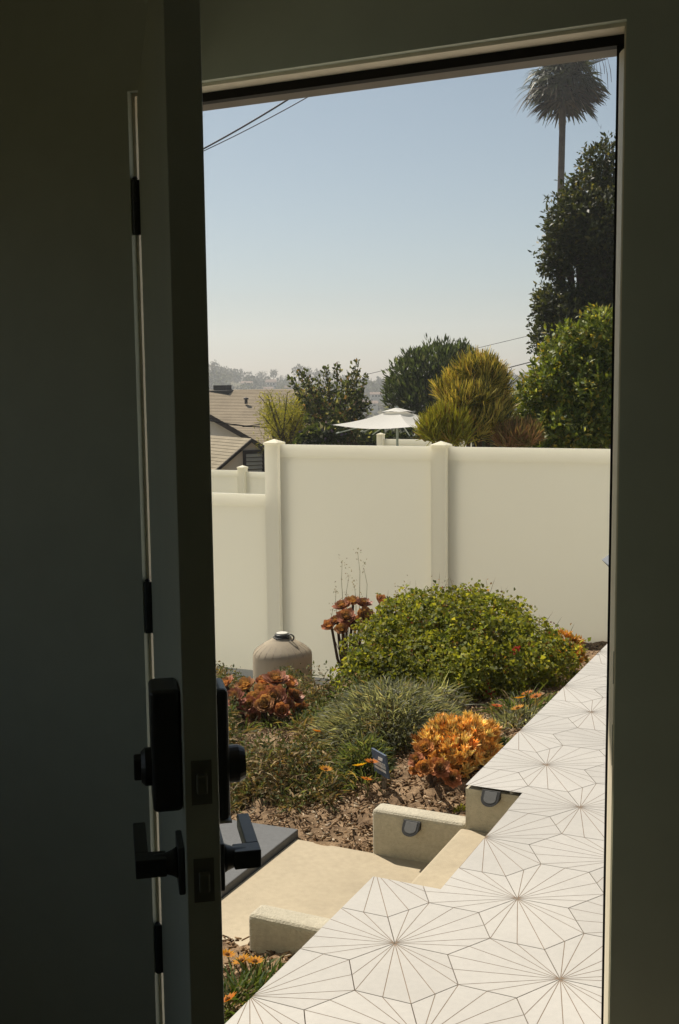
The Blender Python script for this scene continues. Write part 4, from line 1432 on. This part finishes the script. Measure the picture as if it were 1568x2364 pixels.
rw = random.Random(5)
wc = [(4, (0.055, 0.072, 0.026)), (3, (0.09, 0.105, 0.036)), (2, (0.032, 0.042, 0.016)), (1.2, (0.20, 0.125, 0.06)), (1.0, (0.25, 0.24, 0.14))]
wl = [(745, 1000, 668, 868, 0), (750, 1000, 690, 855, .3), (752, 990, 704, 862, -.2), (760, 990, 733, 872, .2), (770, 990, 752, 850, 0), (775, 990, 779, 843, .3), (785, 995, 824, 835, 0), (790, 995, 805, 868, -.3), (800, 1000, 845, 868, .2), (795, 1000, 838, 905, .1),
      (745, 1005, 700, 905, -.3), (770, 1005, 760, 880, .4), (780, 1005, 790, 885, -.4), (765, 1005, 720, 890, .1), (810, 1005, 850, 930, .2), (790, 960, 826, 860, .1)]
wl += [(rw.uniform(720, 830), 1020, rw.uniform(700, 840), rw.uniform(900, 970), rw.uniform(-.6, .6)) for k in range(16)]
wand_shrub("upright_shrub", "dark upright shrub with leafy wands left of the parasol", "shrub", foot(770, 22.0), wl, 22.0, wc, 0.08, 0.6, 190, 0.12)
yc = [(4, (0.21, 0.205, 0.03)), (3, (0.28, 0.26, 0.045)), (2, (0.13, 0.145, 0.028)), (1, (0.32, 0.28, 0.07))]
wl = [(rw.uniform(630, 690), 1015, rw.uniform(598, 712), rw.uniform(905, 985), rw.uniform(-.7, .7)) for k in range(46)]
wand_shrub("feathery_shrub", "yellow-green feathery shrub in front of the tan roof", "shrub", foot(655, 23.0), wl, 23.0, yc, 0.10, 0.13, 190, 0.20)

# firestick-like shrub: many thin upright fingers, each clump its own tone


def fingers(name, label, blobs, base, n, L, cols, cat="shrub"):
    root = base_empty(name, base, label, cat)
    sub = []
    for (bx0, by0, bz0, ra, rb, rc) in blobs:
        for q in range(9):
            dq = rsph(1)[0]; dq[2] = abs(dq[2]) * 0.9 - 0.15
            sub.append((bx0 + dq[0] * ra * 0.72, by0 + dq[1] * rb * 0.72, bz0 + dq[2] * rc * 0.72 - 0.03, ra * 0.42, rb * 0.42, rc * 0.42))
    P, O = cloud(sub, n, 0.25, 0.15, 6)
    D = unit(O * 0.65 + np.array([0, 0, 0.9]) + rsph(n) * 0.58)
    npobj("foliage", rel([blades(P, D, L * RNG.uniform(0.4, 1.5, n), 0.0085, pick(cols, n, 0.22), -0.05, K=2, tipw=0.45)], base), M['succ'], root)
    b = MB()
    for bl in blobs:
        e_ = np.array(bl[:3]) - base
        b.tube([(e_[0] * 0.2, e_[1] * 0.2, 0), tuple(e_ * np.array([.7, .7, .5])), tuple(e_)], [0.05, 0.035, 0.015], 6)
    b.build("stems", M['bark'], root)


fd = 10.9
ylw = [(4, (0.52, 0.43, 0.10)), (2, (0.62, 0.48, 0.13)), (2.4, (0.22, 0.205, 0.05)), (1, (0.56, 0.36, 0.12))]
red_ = [(3, (0.23, 0.12, 0.03)), (2, (0.20, 0.15, 0.03)), (2, (0.11, 0.11, 0.025))]
grn_ = [(3, (0.05, 0.065, 0.018)), (2, (0.085, 0.095, 0.022)), (1, (0.17, 0.12, 0.03))]
fingers("pencil_cactus", "tall yellow-green pencil-stemmed shrub behind the second fence post", [tb(1100, 870, fd, 55, 50), tb(1050, 905, fd, 40, 40), tb(1130, 880, fd, 40, 42), tb(1080, 930, fd - .2, 60, 45), tb(1110, 985, fd - .2, 70, 55), tb(1150, 940, fd, 40, 60)], foot(1100, fd), 17000, 0.11, ylw + grn_[:1])
fingers("pencil_cactus", "low yellow pencil-stemmed shrub right above the second fence post", [tb(1030, 985, fd - .5, 42, 42), tb(1000, 1000, fd - .5, 25, 35), tb(1055, 1005, fd - .5, 30, 40)], foot(1030, fd - .5), 4200, 0.11, [(5, (0.36, 0.34, 0.045)), (2, (0.20, 0.20, 0.04)), (1, (0.32, 0.18, 0.05))])
fingers("pencil_cactus", "low reddish pencil-stemmed shrub beside the green tree", [tb(1200, 1005, fd - .4, 42, 34), tb(1175, 1020, fd - .4, 30, 30)], foot(1200, fd - .4), 2800, 0.095, [(4, (0.36, 0.20, 0.10)), (2, (0.18, 0.165, 0.05)), (1, (0.36, 0.28, 0.11))])

# hedge under the parasol
hd = [tb(735 + k * 32, 1012 + 8 * math.sin(k), 24 + 0.15 * k, 30, 26) for k in range(13)] + [tb(735 + k * 32, 1040, 24, 34, 40) for k in range(13)]
hr = base_empty("hedge", foot(850, 24), "dark clipped hedge below the white parasol", "hedge")
npobj("foliage", rel([tree_leaves(hd, 6500, 0.14, 0.6, [(4, (0.032, 0.045, 0.016)), (2, (0.05, 0.065, 0.022)), (0.5, (0.13, 0.14, 0.07))], fill=0.3)], foot(850, 24)), M['leaf_dark'], hr)
vc = base_empty("flowering_bush", foot(745, 21), "small bush with white and mauve flecks behind the left fence panel", "bush")
npobj("foliage", rel([tree_leaves([tb(745, 1010, 21, 45, 28), tb(770, 1000, 21, 28, 20), tb(715, 1020, 21, 30, 22)], 2600, 0.10, 0.6, [(4, (0.035, 0.05, 0.016)), (2, (0.06, 0.075, 0.025)), (0.6, (0.35, 0.33, 0.30)), (0.25, (0.20, 0.15, 0.32))], fill=0.3)], foot(745, 21)), M['leaf'], vc)

# parasol
ud = 19.6
apex = at(917, 942, ud)
ub = np.array([apex[0], apex[1], gfar(apex[0], apex[1])])
um = base_empty("parasol", ub, "white square parasol with a vented top beyond the fence", "parasol")
ax_ = apex - ub
hw = 152 / FPX * ud
drop = 38 / FPX * ud
g = MB()
angs = [R(188), R(278), R(8), R(98)]
cor = []
cr = [(rt * math.cos(t) + np.array([fw[0], fw[1], 0]) * math.sin(t)) for t in angs]
NS_ = 8
for k in range(4):
    c0_, c1_ = ax_ + cr[k] * hw * 1.0 - np.array([0, 0, drop]), ax_ + cr[(k + 1) % 4] * hw - np.array([0, 0, drop])
    vs, fs = [], []
    for i in range(NS_ + 1):
        f_ = 0.14 + 0.86 * i / NS_
        for j in range(NS_ + 1):
            e_ = c0_ + (c1_ - c0_) * j / NS_
            p = ax_ + (e_ - ax_) * f_
            sag = 0.05 * math.sin(PI * j / NS_) * f_ + 0.045 * math.sin(PI * f_)
            vs.append(p - np.array([0, 0, sag]))
    for i in range(NS_):
        for j in range(NS_):
            a_ = i * (NS_ + 1) + j
            fs.append((a_, a_ + 1, a_ + NS_ + 2, a_ + NS_ + 1))
    g.add(vs, fs)
g.build("canopy", M['canvas'], um)
g = MB()
for k in range(4):
    p0 = ax_ + np.array([0, 0, 0.012]); c0_ = ax_ + cr[k] * hw * 0.24 - np.array([0, 0, 0.062]); c1_ = ax_ + cr[(k + 1) % 4] * hw * 0.24 - np.array([0, 0, 0.062])
    mid_ = (c0_ + c1_) / 2 + np.array([0, 0, 0.012])
    g.add([p0, c0_, mid_, c1_], [(0, 1, 2), (0, 2, 3)])
g.build("vent_cap", M['canvas'], um)
g = MB(); g.tube([(0, 0, 0), tuple(ax_ + np.array([0, 0, 0.03]))], 0.022, 10); g.build("pole", M['polepaint'], um)
for k in range(8):
    e_ = cr[k // 2] if k % 2 == 0 else unit(cr[k // 2] + cr[(k // 2 + 1) % 4])
    ln = hw * (0.97 if k % 2 == 0 else 0.67)
    g = MB(); g.tube([tuple(ax_ - np.array([0, 0, 0.16])), tuple(ax_ + e_ * ln * 0.97 - np.array([0, 0, drop + 0.15]))], 0.01, 5)
    g.build("rib", M['polepaint'], um)


# ------------------------------------------------------------------ neighbouring houses
def quad_prism(g, pts, th):
    p = [np.array(q) for q in pts]
    nn = unit(np.cross(p[1] - p[0], p[2] - p[0]))
    g.extrude([tuple(q) for q in p], tuple(-nn * th))


RX = np.array([rt[0], rt[1], 0.0]); RX = unit(RX)
FX = unit(np.array([fw[0], fw[1], 0.0]))


def gable_house(name, label, origin, ax, half, rise, length, wallh, roofm, wallm, courses=0, over=0.25, fas=0.15):
    """origin: apex of the front gable; ax: ridge direction (away from the gable); the gable spans across it"""
    base = np.array([origin[0], origin[1], origin[2] - rise - wallh])
    root = base_empty(name, base, label, "house")
    ax = unit(np.array([ax[0], ax[1], 0.0])); sd_ = np.array([-ax[1], ax[0], 0.0])
    ap = np.array([0, 0, rise + wallh])
    g = MB()
    for e_ in (0.0, length):
        pass
    pts = [sd_ * half, -sd_ * half, -sd_ * half + np.array([0, 0, wallh]), ap - np.array([0, 0, 0.06]), sd_ * half + np.array([0, 0, wallh])]
    g.extrude([tuple(p + ax * 0.0) for p in pts], tuple(ax * length))
    g.build("wall", wallm, root)
    slope = rise / half
    rf = None
    for s_ in (1, -1):
        g = MB()
        e0 = sd_ * s_ * (half + over) + np.array([0, 0, wallh - slope * over])
        if courses:
            for c_ in range(courses):
                f0, f1 = c_ / courses, (c_ + 1) / courses
                a0 = ap + (e0 - ap) * f0 - ax * over; a1 = ap + (e0 - ap) * f1 - ax * over
                lift = np.array([0, 0, 0.012])
                q = [a0 + lift * 0.1, a1 + lift, a1 + lift + ax * (length + 2 * over), a0 + lift * 0.1 + ax * (length + 2 * over)]
                g.add([tuple(v) for v in q], [(0, 1, 2, 3)])
                q2 = [a1 + lift, a1 - lift * 0.3, a1 - lift * 0.3 + ax * (length + 2 * over), a1 + lift + ax * (length + 2 * over)]
                g.add([tuple(v) for v in q2], [(0, 1, 2, 3)])
            g.build("roof_shingles", roofm, root)
        g2 = MB()
        q = [ap - ax * over, e0 - ax * over, e0 + ax * (length + over), ap + ax * (length + over)]
        g2.extrude([tuple(v - np.array([0, 0, 0.012])) for v in q], (0, 0, -0.06))
        rf = g2.build("roof", roofm, root)
        g3 = MB()
        q = [ap - ax * (over + 0.03), e0 - ax * (over + 0.03), e0 - ax * (over + 0.03) + np.array([0, 0, -fas]), ap - ax * (over + 0.03) + np.array([0, 0, -fas * 1.1])]
        g3.extrude([tuple(v) for v in q], tuple(ax * 0.035))
        g3.build("fascia", M['fascia'], root)
    return root, base, ap, sd_, ax


# small tan building with a louvred gable (its corner towards us)
apx = at(578, 1012, 26)
gr_, gb_, gap_, gsd, gax = gable_house("garage", "tan gabled garage with a dark louvred vent over the lower fence", apx, -RX * 0.52 + FX * 0.85, 2.6, 1.9, 3.6, 2.2, M['shingle2'], M['gable'], 30, 0.06, 0.075)
gn = -gax
vc_ = gap_ + np.array([0, 0, -0.66]) + gsd * 0.0
vw, vh = 0.24, 0.36
side_ = gsd if (gsd @ RX) > 0 else -gsd
vc_ = vc_ + side_ * 0.06 + gn * 0.02


def vpart(nm, cs, cz, w_, h_, dpt, mt_):
    g = MB()
    p = vc_ + side_ * cs + np.array([0, 0, cz])
    q = [p - side_ * w_ - np.array([0, 0, h_]), p + side_ * w_ - np.array([0, 0, h_]), p + side_ * w_ + np.array([0, 0, h_]), p - side_ * w_ + np.array([0, 0, h_])]
    g.extrude([tuple(v) for v in q], tuple(gn * dpt))
    o = g.build(nm, mt_, gr_)
    return o


vent = vpart("gable_vent", 0, 0, vw, vh, 0.012, M['dark'])
for cs, cz, w_, h_ in ((-vw, 0, 0.03, vh + .03), (vw, 0, 0.03, vh + .03), (0, vh, vw, 0.03), (0, -vh, vw, 0.03)):
    o = vpart("vent_frame", cs, cz, w_, h_, 0.05, M['fascia']); o.parent = vent
for k in range(7):
    g = MB()
    zc_ = -vh + 0.08 + k * 0.092
    p = vc_ + np.array([0, 0, zc_]) + gn * 0.014
    q = [p - side_ * vw * 0.9 + np.array([0, 0, 0.032]), p + side_ * vw * 0.9 + np.array([0, 0, 0.032]), p + side_ * vw * 0.9 + gn * 0.035 - np.array([0, 0, 0.03]), p - side_ * vw * 0.9 + gn * 0.035 - np.array([0, 0, 0.03])]
    g.extrude([tuple(v) for v in q], (0, 0, -0.012))
    o = g.build("louvre_slat", M['louvre'], vent)

# big tan-roofed house: long slope facing us
rl = at(330, 902, 40); rr_ = at(700, 907, 40); 
hx = unit((rr_ - rl) * np.array([1, 1, 0]))
mz = rl[2]
apx = at(712, 905, 40)
hr_, hb_, hap, hsd, hax = gable_house("tan_roofed_house", "neighbouring house with a broad tan shingled roof", (apx[0], apx[1], mz), -hx + 0.08 * FX, 5.2, 2.0, 12.0, 2.6, M['shingle'], M['housewhite'], 44, 0.4)
# rooftop unit and vent pipe
p = at(513, 893, 40.2)
rt_o = base_empty("rooftop_unit", p - np.array([0, 0, 0.28]), "dark flat rooftop unit on the ridge of the tan-roofed house", "rooftop unit")
g = MB(); g.box(-0.42, 0.42, -0.3, 0.3, -0.05, 0.16); o = g.build("unit_base", M['acmetal'], rt_o, bevel=0.02)
g = MB(); g.box(-0.24, 0.27, -0.22, 0.22, 0.165, 0.34); o = g.build("unit_top", M['acmetal'], rt_o, bevel=0.02)
p = at(568, 909, 38.8)
o = base_empty("vent_pipe", p - np.array([0, 0, 0.2]), "small dark vent pipe on the tan shingled slope", "vent pipe")
g = MB(); g.tube([(0, 0, -0.15), (0, 0, 0.0)], 0.055, 10); g.build("pipe", M['acmetal'], o)
g = MB(); g.lathe([(0.085, 0.002), (0.085, 0.05), (0.03, 0.075)], 12); g.build("pipe_cap", M['acmetal'], o)
# white gabled wing in front, at the door's edge
apx = at(440, 932, 33)
gable_house("white_gabled_wing", "white gabled wing with a dark rake board at the edge of the door", apx, FX * 0.95 - RX * 0.3, 2.4, 1.42, 3.0, 2.6, M['shingle'], M['housewhite'], 16, 0.2)

# ------------------------------------------------------------------ overhead wires


def wire(label, pts, rad, name="overhead_wire"):
    g = MB(); g.tube([tuple(p) for p in pts], rad, 6)
    o = g.build(name, M['wire'])
    tag(o, label, "wire", "overhead wires")


def sagline(a, b_, sag, n_=14):
    a, b_ = np.array(a), np.array(b_)
    return [a + (b_ - a) * t - np.array([0, 0, sag * 4 * t * (1 - t)]) for t in np.linspace(0, 1, n_)]


wire("thick black service cable crossing the top left of the sky", sagline(at(300, 425, 17), at(760, 168, 14), 0.08), 0.0115)
wire("thin black cable just under the thick service cable", sagline(at(300, 420, 17), at(800, 172, 14), 0.08), 0.0065)
wire("black wire sagging across the tan roof towards the shrubs", [at(430, 958, 24), at(485, 971, 24), at(530, 979, 24), at(570, 984, 24), at(640, 988, 24), at(720, 991, 24)], 0.016)
wire("thin black wire rising from the sagging wire into the feathery shrub", [at(560, 985, 24), at(620, 977, 24), at(690, 967, 24), at(760, 955, 24)], 0.010)
wire("thin grey wire above the bushy tree on the right", [at(840, 866, 55), at(1000, 828, 55), at(1100, 804, 55), at(1230, 773, 55), at(1400, 735, 55)], 0.013)
wire("pair of wires between the pencil shrub and the tall dark tree", [at(1130, 864, 40), at(1170, 850, 40), at(1232, 834, 40), at(1400, 800, 40)], 0.018)

# ------------------------------------------------------------------ palm
pd = 46.0
pf = foot(1296, pd)
pc = at(1302, 172, pd)
palm = base_empty("fan_palm", pf, "tall fan palm with a shaggy skirt against the sky", "palm tree")
g = MB()
hv = pc - pf
g.tube([tuple(hv * f_ + RX * (-0.25 * math.sin(PI * f_) * 0.5)) for f_ in np.linspace(0, 1, 12)], [0.19 - 0.065 * f_ for f_ in np.linspace(0, 1, 12)], 12)
g.build("trunk", M['palmbark'], palm, smooth=True)


def fan_frond(n_b, org, d0, petl, bl, cols, droop):
    d0 = unit(d0)
    tip = org + d0 * petl + np.array([0, 0, -droop * petl * 0.35])
    sdv = unit(np.cross(d0, np.array([0, 0, 1.0]) + rsph(1)[0] * 0.2))
    upv_ = np.cross(sdv, d0)
    chs_ = [blades(org[None], unit((tip - org)[None]), [petl], [0.05], pick(cols, 1), 0.0, K=2, tipw=0.6)]
    a_ = np.linspace(-1.35, 1.35, n_b)
    D = d0[None] * np.cos(a_)[:, None] + sdv[None] * np.sin(a_)[:, None] + upv_[None] * 0.15
    chs_.append(blades(np.repeat(tip[None], n_b, 0), unit(D), bl * RNG.uniform(0.8, 1.1, n_b) * (0.75 + 0.25 * np.cos(a_)), 0.135, pick(cols, n_b, 0.15), droop * RNG.uniform(0.8, 1.5, n_b), K=3, side=unit(np.repeat((sdv * 0.9 + upv_ * 0.3)[None], n_b, 0) + rsph(n_b) * 0.3)))
    return chs_


pg = [(3, (0.036, 0.045, 0.016)), (2, (0.06, 0.068, 0.026)), (1, (0.028, 0.034, 0.014))]
pb = [(3, (0.065, 0.048, 0.03)), (2, (0.15, 0.105, 0.065)), (1, (0.04, 0.03, 0.02))]
cc_ = hv + np.array([0, 0, -0.35])
ch, ch2 = [], []
for k in range(170):
    t = k * 2.399 + RNG.normal() * 0.25
    se = 0.98 - (k / 170) * 1.74 + RNG.normal() * 0.06
    e_ = math.asin(min(0.99, max(-0.95, se)))
    d0 = RX * math.cos(t) * math.cos(e_) + FX * math.sin(t) * math.cos(e_) + np.array([0, 0, math.sin(e_)])
    low = max(0.0, -e_)
    frd = fan_frond(12, cc_ + np.array([0, 0, 0.25 * math.sin(e_)]), d0, RNG.uniform(0.6, 1.15) * (1 - 0.15 * low), RNG.uniform(0.75, 1.05) * (1 - 0.18 * low), pg if (k < 100 or RNG.random() < 0.3) else pb, (0.25 + 0.60 * RNG.random()) * (1.0 if e_ > -0.2 else 0.45))
    if k < 100: ch += frd
    else: ch2 += frd
npobj("fronds", ch, M['leaf_dark'], palm)
npobj("dead_skirt", ch2, M['leaf_dry'], palm)
for k in range(6):                      # hanging flower strings on the right
    p = at(1368 + k * 7, 135, pd) - pf
    q = at(1372 + k * 8, 170 + (k * 37) % 55, pd) - pf
    g = MB(); g.tube([tuple(hv), tuple(p), tuple((p + q) / 2 + RX * 0.04), tuple(q)], [0.02, 0.016, 0.014, 0.008], 5)
    g.build("flower_string", M['bark'], palm)

# ------------------------------------------------------------------ the far hillside
fcol = [(4, (0.045, 0.055, 0.028)), (3, (0.065, 0.072, 0.036)), (2, (0.032, 0.040, 0.022)), (1, (0.10, 0.088, 0.05))]
P0, D0, S0 = [], [], []
ang0 = -YAW
cnt = 0
while cnt < 3600:
    a_ = math.degrees(ang0) + RNG.uniform(-34, 24)
    d_ = RNG.uniform(215, 500)
    x, y = d_ * math.sin(R(a_)), d_ * math.cos(R(a_))
    z = far_z(x, y)
    hh = RNG.uniform(2.2, 4.8) * (0.75 if d_ < 300 else 1)
    k = 42
    pp = np.array([x, y, z + hh * 0.55]) + rsph(k) * RNG.random((k, 1)) ** 0.33 * np.array([hh * 0.55, hh * 0.55, hh * 0.5])
    P0.append(pp); S0.append(np.full(k, hh * 0.28)); D0.append(np.repeat(pick(fcol, 1, 0.2), k, 0))
    cnt += 1
P = np.concatenate(P0); L = np.concatenate(S0); C = np.concatenate(D0) * RNG.uniform(0.8, 1.2, (len(P), 1))
wd = npobj("far_wood", [leaves(P, rsph(len(P)), rsph(len(P)), L, L * 0.8, C)], M['leaf_far'])
tag(wd, "hazy grey-green woodland covering the far hillside", "woodland", kind="stuff")


ORD = ["first", "second", "third", "fourth", "fifth", "sixth", "seventh", "eighth", "ninth", "tenth", "eleventh", "twelfth", "thirteenth", "fourteenth", "fifteenth", "sixteenth", "seventeenth", "eighteenth", "nineteenth", "twentieth"]


def ridge_tree(px_, topy, hpx, wpx, dep_, palm_=False, k_=0):
    tp_ = at(px_, topy, dep_)
    h_ = hpx / FPX * dep_; w_ = wpx / FPX * dep_
    base = tp_ - np.array([0, 0, h_ + 1.5])
    root = base_empty("ridge_palm" if palm_ else "ridge_tree", base,
                      "small hazy palm on the far ridge, %s of the ridge palms from the left" % ORD[k_] if palm_ else "hazy tree on the far ridge, %s of the ridge trees from the left" % ORD[k_], "palm tree" if palm_ else "tree",
                      "palms on the far ridge" if palm_ else "trees on the far ridge")
    k = 130 if not palm_ else 50
    rz_ = h_ * (0.42 if not palm_ else 0.2)
    cz = h_ + 1.5 - rz_
    pp = np.array([0, 0, cz]) + rsph(k) * RNG.random((k, 1)) ** 0.4 * np.array([w_ * 0.5, w_ * 0.5, rz_])
    s_ = w_ * 0.22
    npobj("crown", [leaves(pp, rsph(k), rsph(k), s_, s_ * 0.7, pick(fcol, k, 0.2))], M['leaf_far'], root)
    g = MB(); g.tube([(0, 0, -1), (0, 0, cz)], [w_ * 0.06, w_ * 0.04], 6); g.build("trunk", M['bark'], root)


for k_, (px_, ty, hp_, wp_) in enumerate(sorted(((492, 832, 30, 22), (505, 838, 34, 18), (522, 846, 28, 20), (555, 851, 30, 22), (575, 858, 24, 18), (600, 858, 26, 16), (540, 852, 24, 18), (632, 852, 24, 20), (662, 866, 20, 12), (690, 842, 34, 30), (712, 848, 34, 26), (735, 852, 30, 28), (758, 856, 30, 26), (795, 866, 26, 24), (820, 872, 26, 26), (862, 884, 20, 18), (882, 884, 18, 16), (1178, 872, 24, 22), (1196, 878, 20, 20), (650, 866, 18, 10)))):
    ridge_tree(px_, ty, hp_, wp_, 462, False, k_)
for k_, (px_, ty, hp_, wp_) in enumerate(((604, 856, 30, 11), (612, 856, 32, 11), (613, 866, 24, 10), (678, 852, 26, 9))):
    ridge_tree(px_, ty, hp_, wp_, 455, True, k_)


def far_house(px_, py_, dep_, wpx, hpx, label):
    p = at(px_, py_, dep_)
    w_ = wpx / FPX * dep_; h_ = hpx / FPX * dep_
    root = base_empty("hillside_house", p - np.array([0, 0, h_ + 1.5]), label, "house", "houses on the far hillside")
    g = MB()
    a_, b_ = RX * w_ / 2, FX * w_ * 0.35
    q = [(-a_ - b_), (a_ - b_), (a_ + b_), (-a_ + b_)]
    g.extrude([tuple(v) for v in q], (0, 0, h_ * 0.55 + 1.5)); g.build("wall", M['farwall'], root)
    g = MB()
    q = [-a_ * 1.08 - b_ * 1.2 + np.array([0, 0, h_ * 0.55 + 1.52]), a_ * 1.08 - b_ * 1.2 + np.array([0, 0, h_ * 0.55 + 1.52]), a_ * 1.08 + np.array([0, 0, h_ + 1.5]), -a_ * 1.08 + np.array([0, 0, h_ + 1.5])]
    q2 = [a_ * 1.08 + b_ * 1.2 + np.array([0, 0, h_ * 0.55 + 1.52]), -a_ * 1.08 + b_ * 1.2 + np.array([0, 0, h_ * 0.55 + 1.52])]
    g.add([tuple(v) for v in q + q2], [(0, 1, 2, 3), (3, 2, 4, 5), (1, 4, 2), (0, 3, 5)])
    g.build("roof", M['farroof'], root)
    for k in (-1, 0, 1):
        g = MB()
        c_ = a_ * 0.55 * k - b_ * 1.005
        ww = RX * w_ * 0.07
        z0, z1 = 1.5 + h_ * 0.12, 1.5 + h_ * 0.4
        q = [c_ - ww + np.array([0, 0, z0]), c_ + ww + np.array([0, 0, z0]), c_ + ww + np.array([0, 0, z1]), c_ - ww + np.array([0, 0, z1])]
        g.extrude([tuple(v) for v in q], tuple(-FX * 0.12)); g.build("window", M['dark'], root)


far_house(626, 876, 405, 24, 14, "pale hillside house on the skyline between the ridge palms")
far_house(570, 880, 395, 26, 10, "long pale hillside house left of the ridge palms")
far_house(665, 890, 350, 16, 12, "small white hillside house lower down among the trees")
far_house(620, 893, 350, 22, 10, "low hillside house under the skyline house")
far_house(690, 896, 330, 14, 16, "tall pale hillside house behind the upright shrub's left wands")
far_house(488, 887, 380, 20, 12, "pale hillside house at the door edge above the tan roof")
far_house(868, 905, 330, 26, 12, "pinkish hillside house between the shrub and the bushy tree")
far_house(855, 925, 300, 34, 14, "broad-roofed hillside house just above the parasol")

# ------------------------------------------------------------------ hazy air
g = MB(); g.box(-560, 560, -20, 540, -14, 30)
hz = g.mesh("haze", [])
hzm = bpy.data.materials.new("haze_air"); hzm.use_nodes = True
n, l = hzm.node_tree.nodes, hzm.node_tree.links
n.remove(n["Principled BSDF"])
pv = n.new("ShaderNodeVolumePrincipled")
pv.inputs["Color"].default_value = (1.0, 1.0, 1.0, 1)
pv.inputs["Density"].default_value = 0.0010
pv.inputs["Anisotropy"].default_value = 0.3
l.new(pv.outputs[0], n["Material Output"].inputs["Volume"])
hz.materials.append(hzm)
ho = bpy.data.objects.new("haze", hz); COL.objects.link(ho)
ho["kind"] = "stuff"
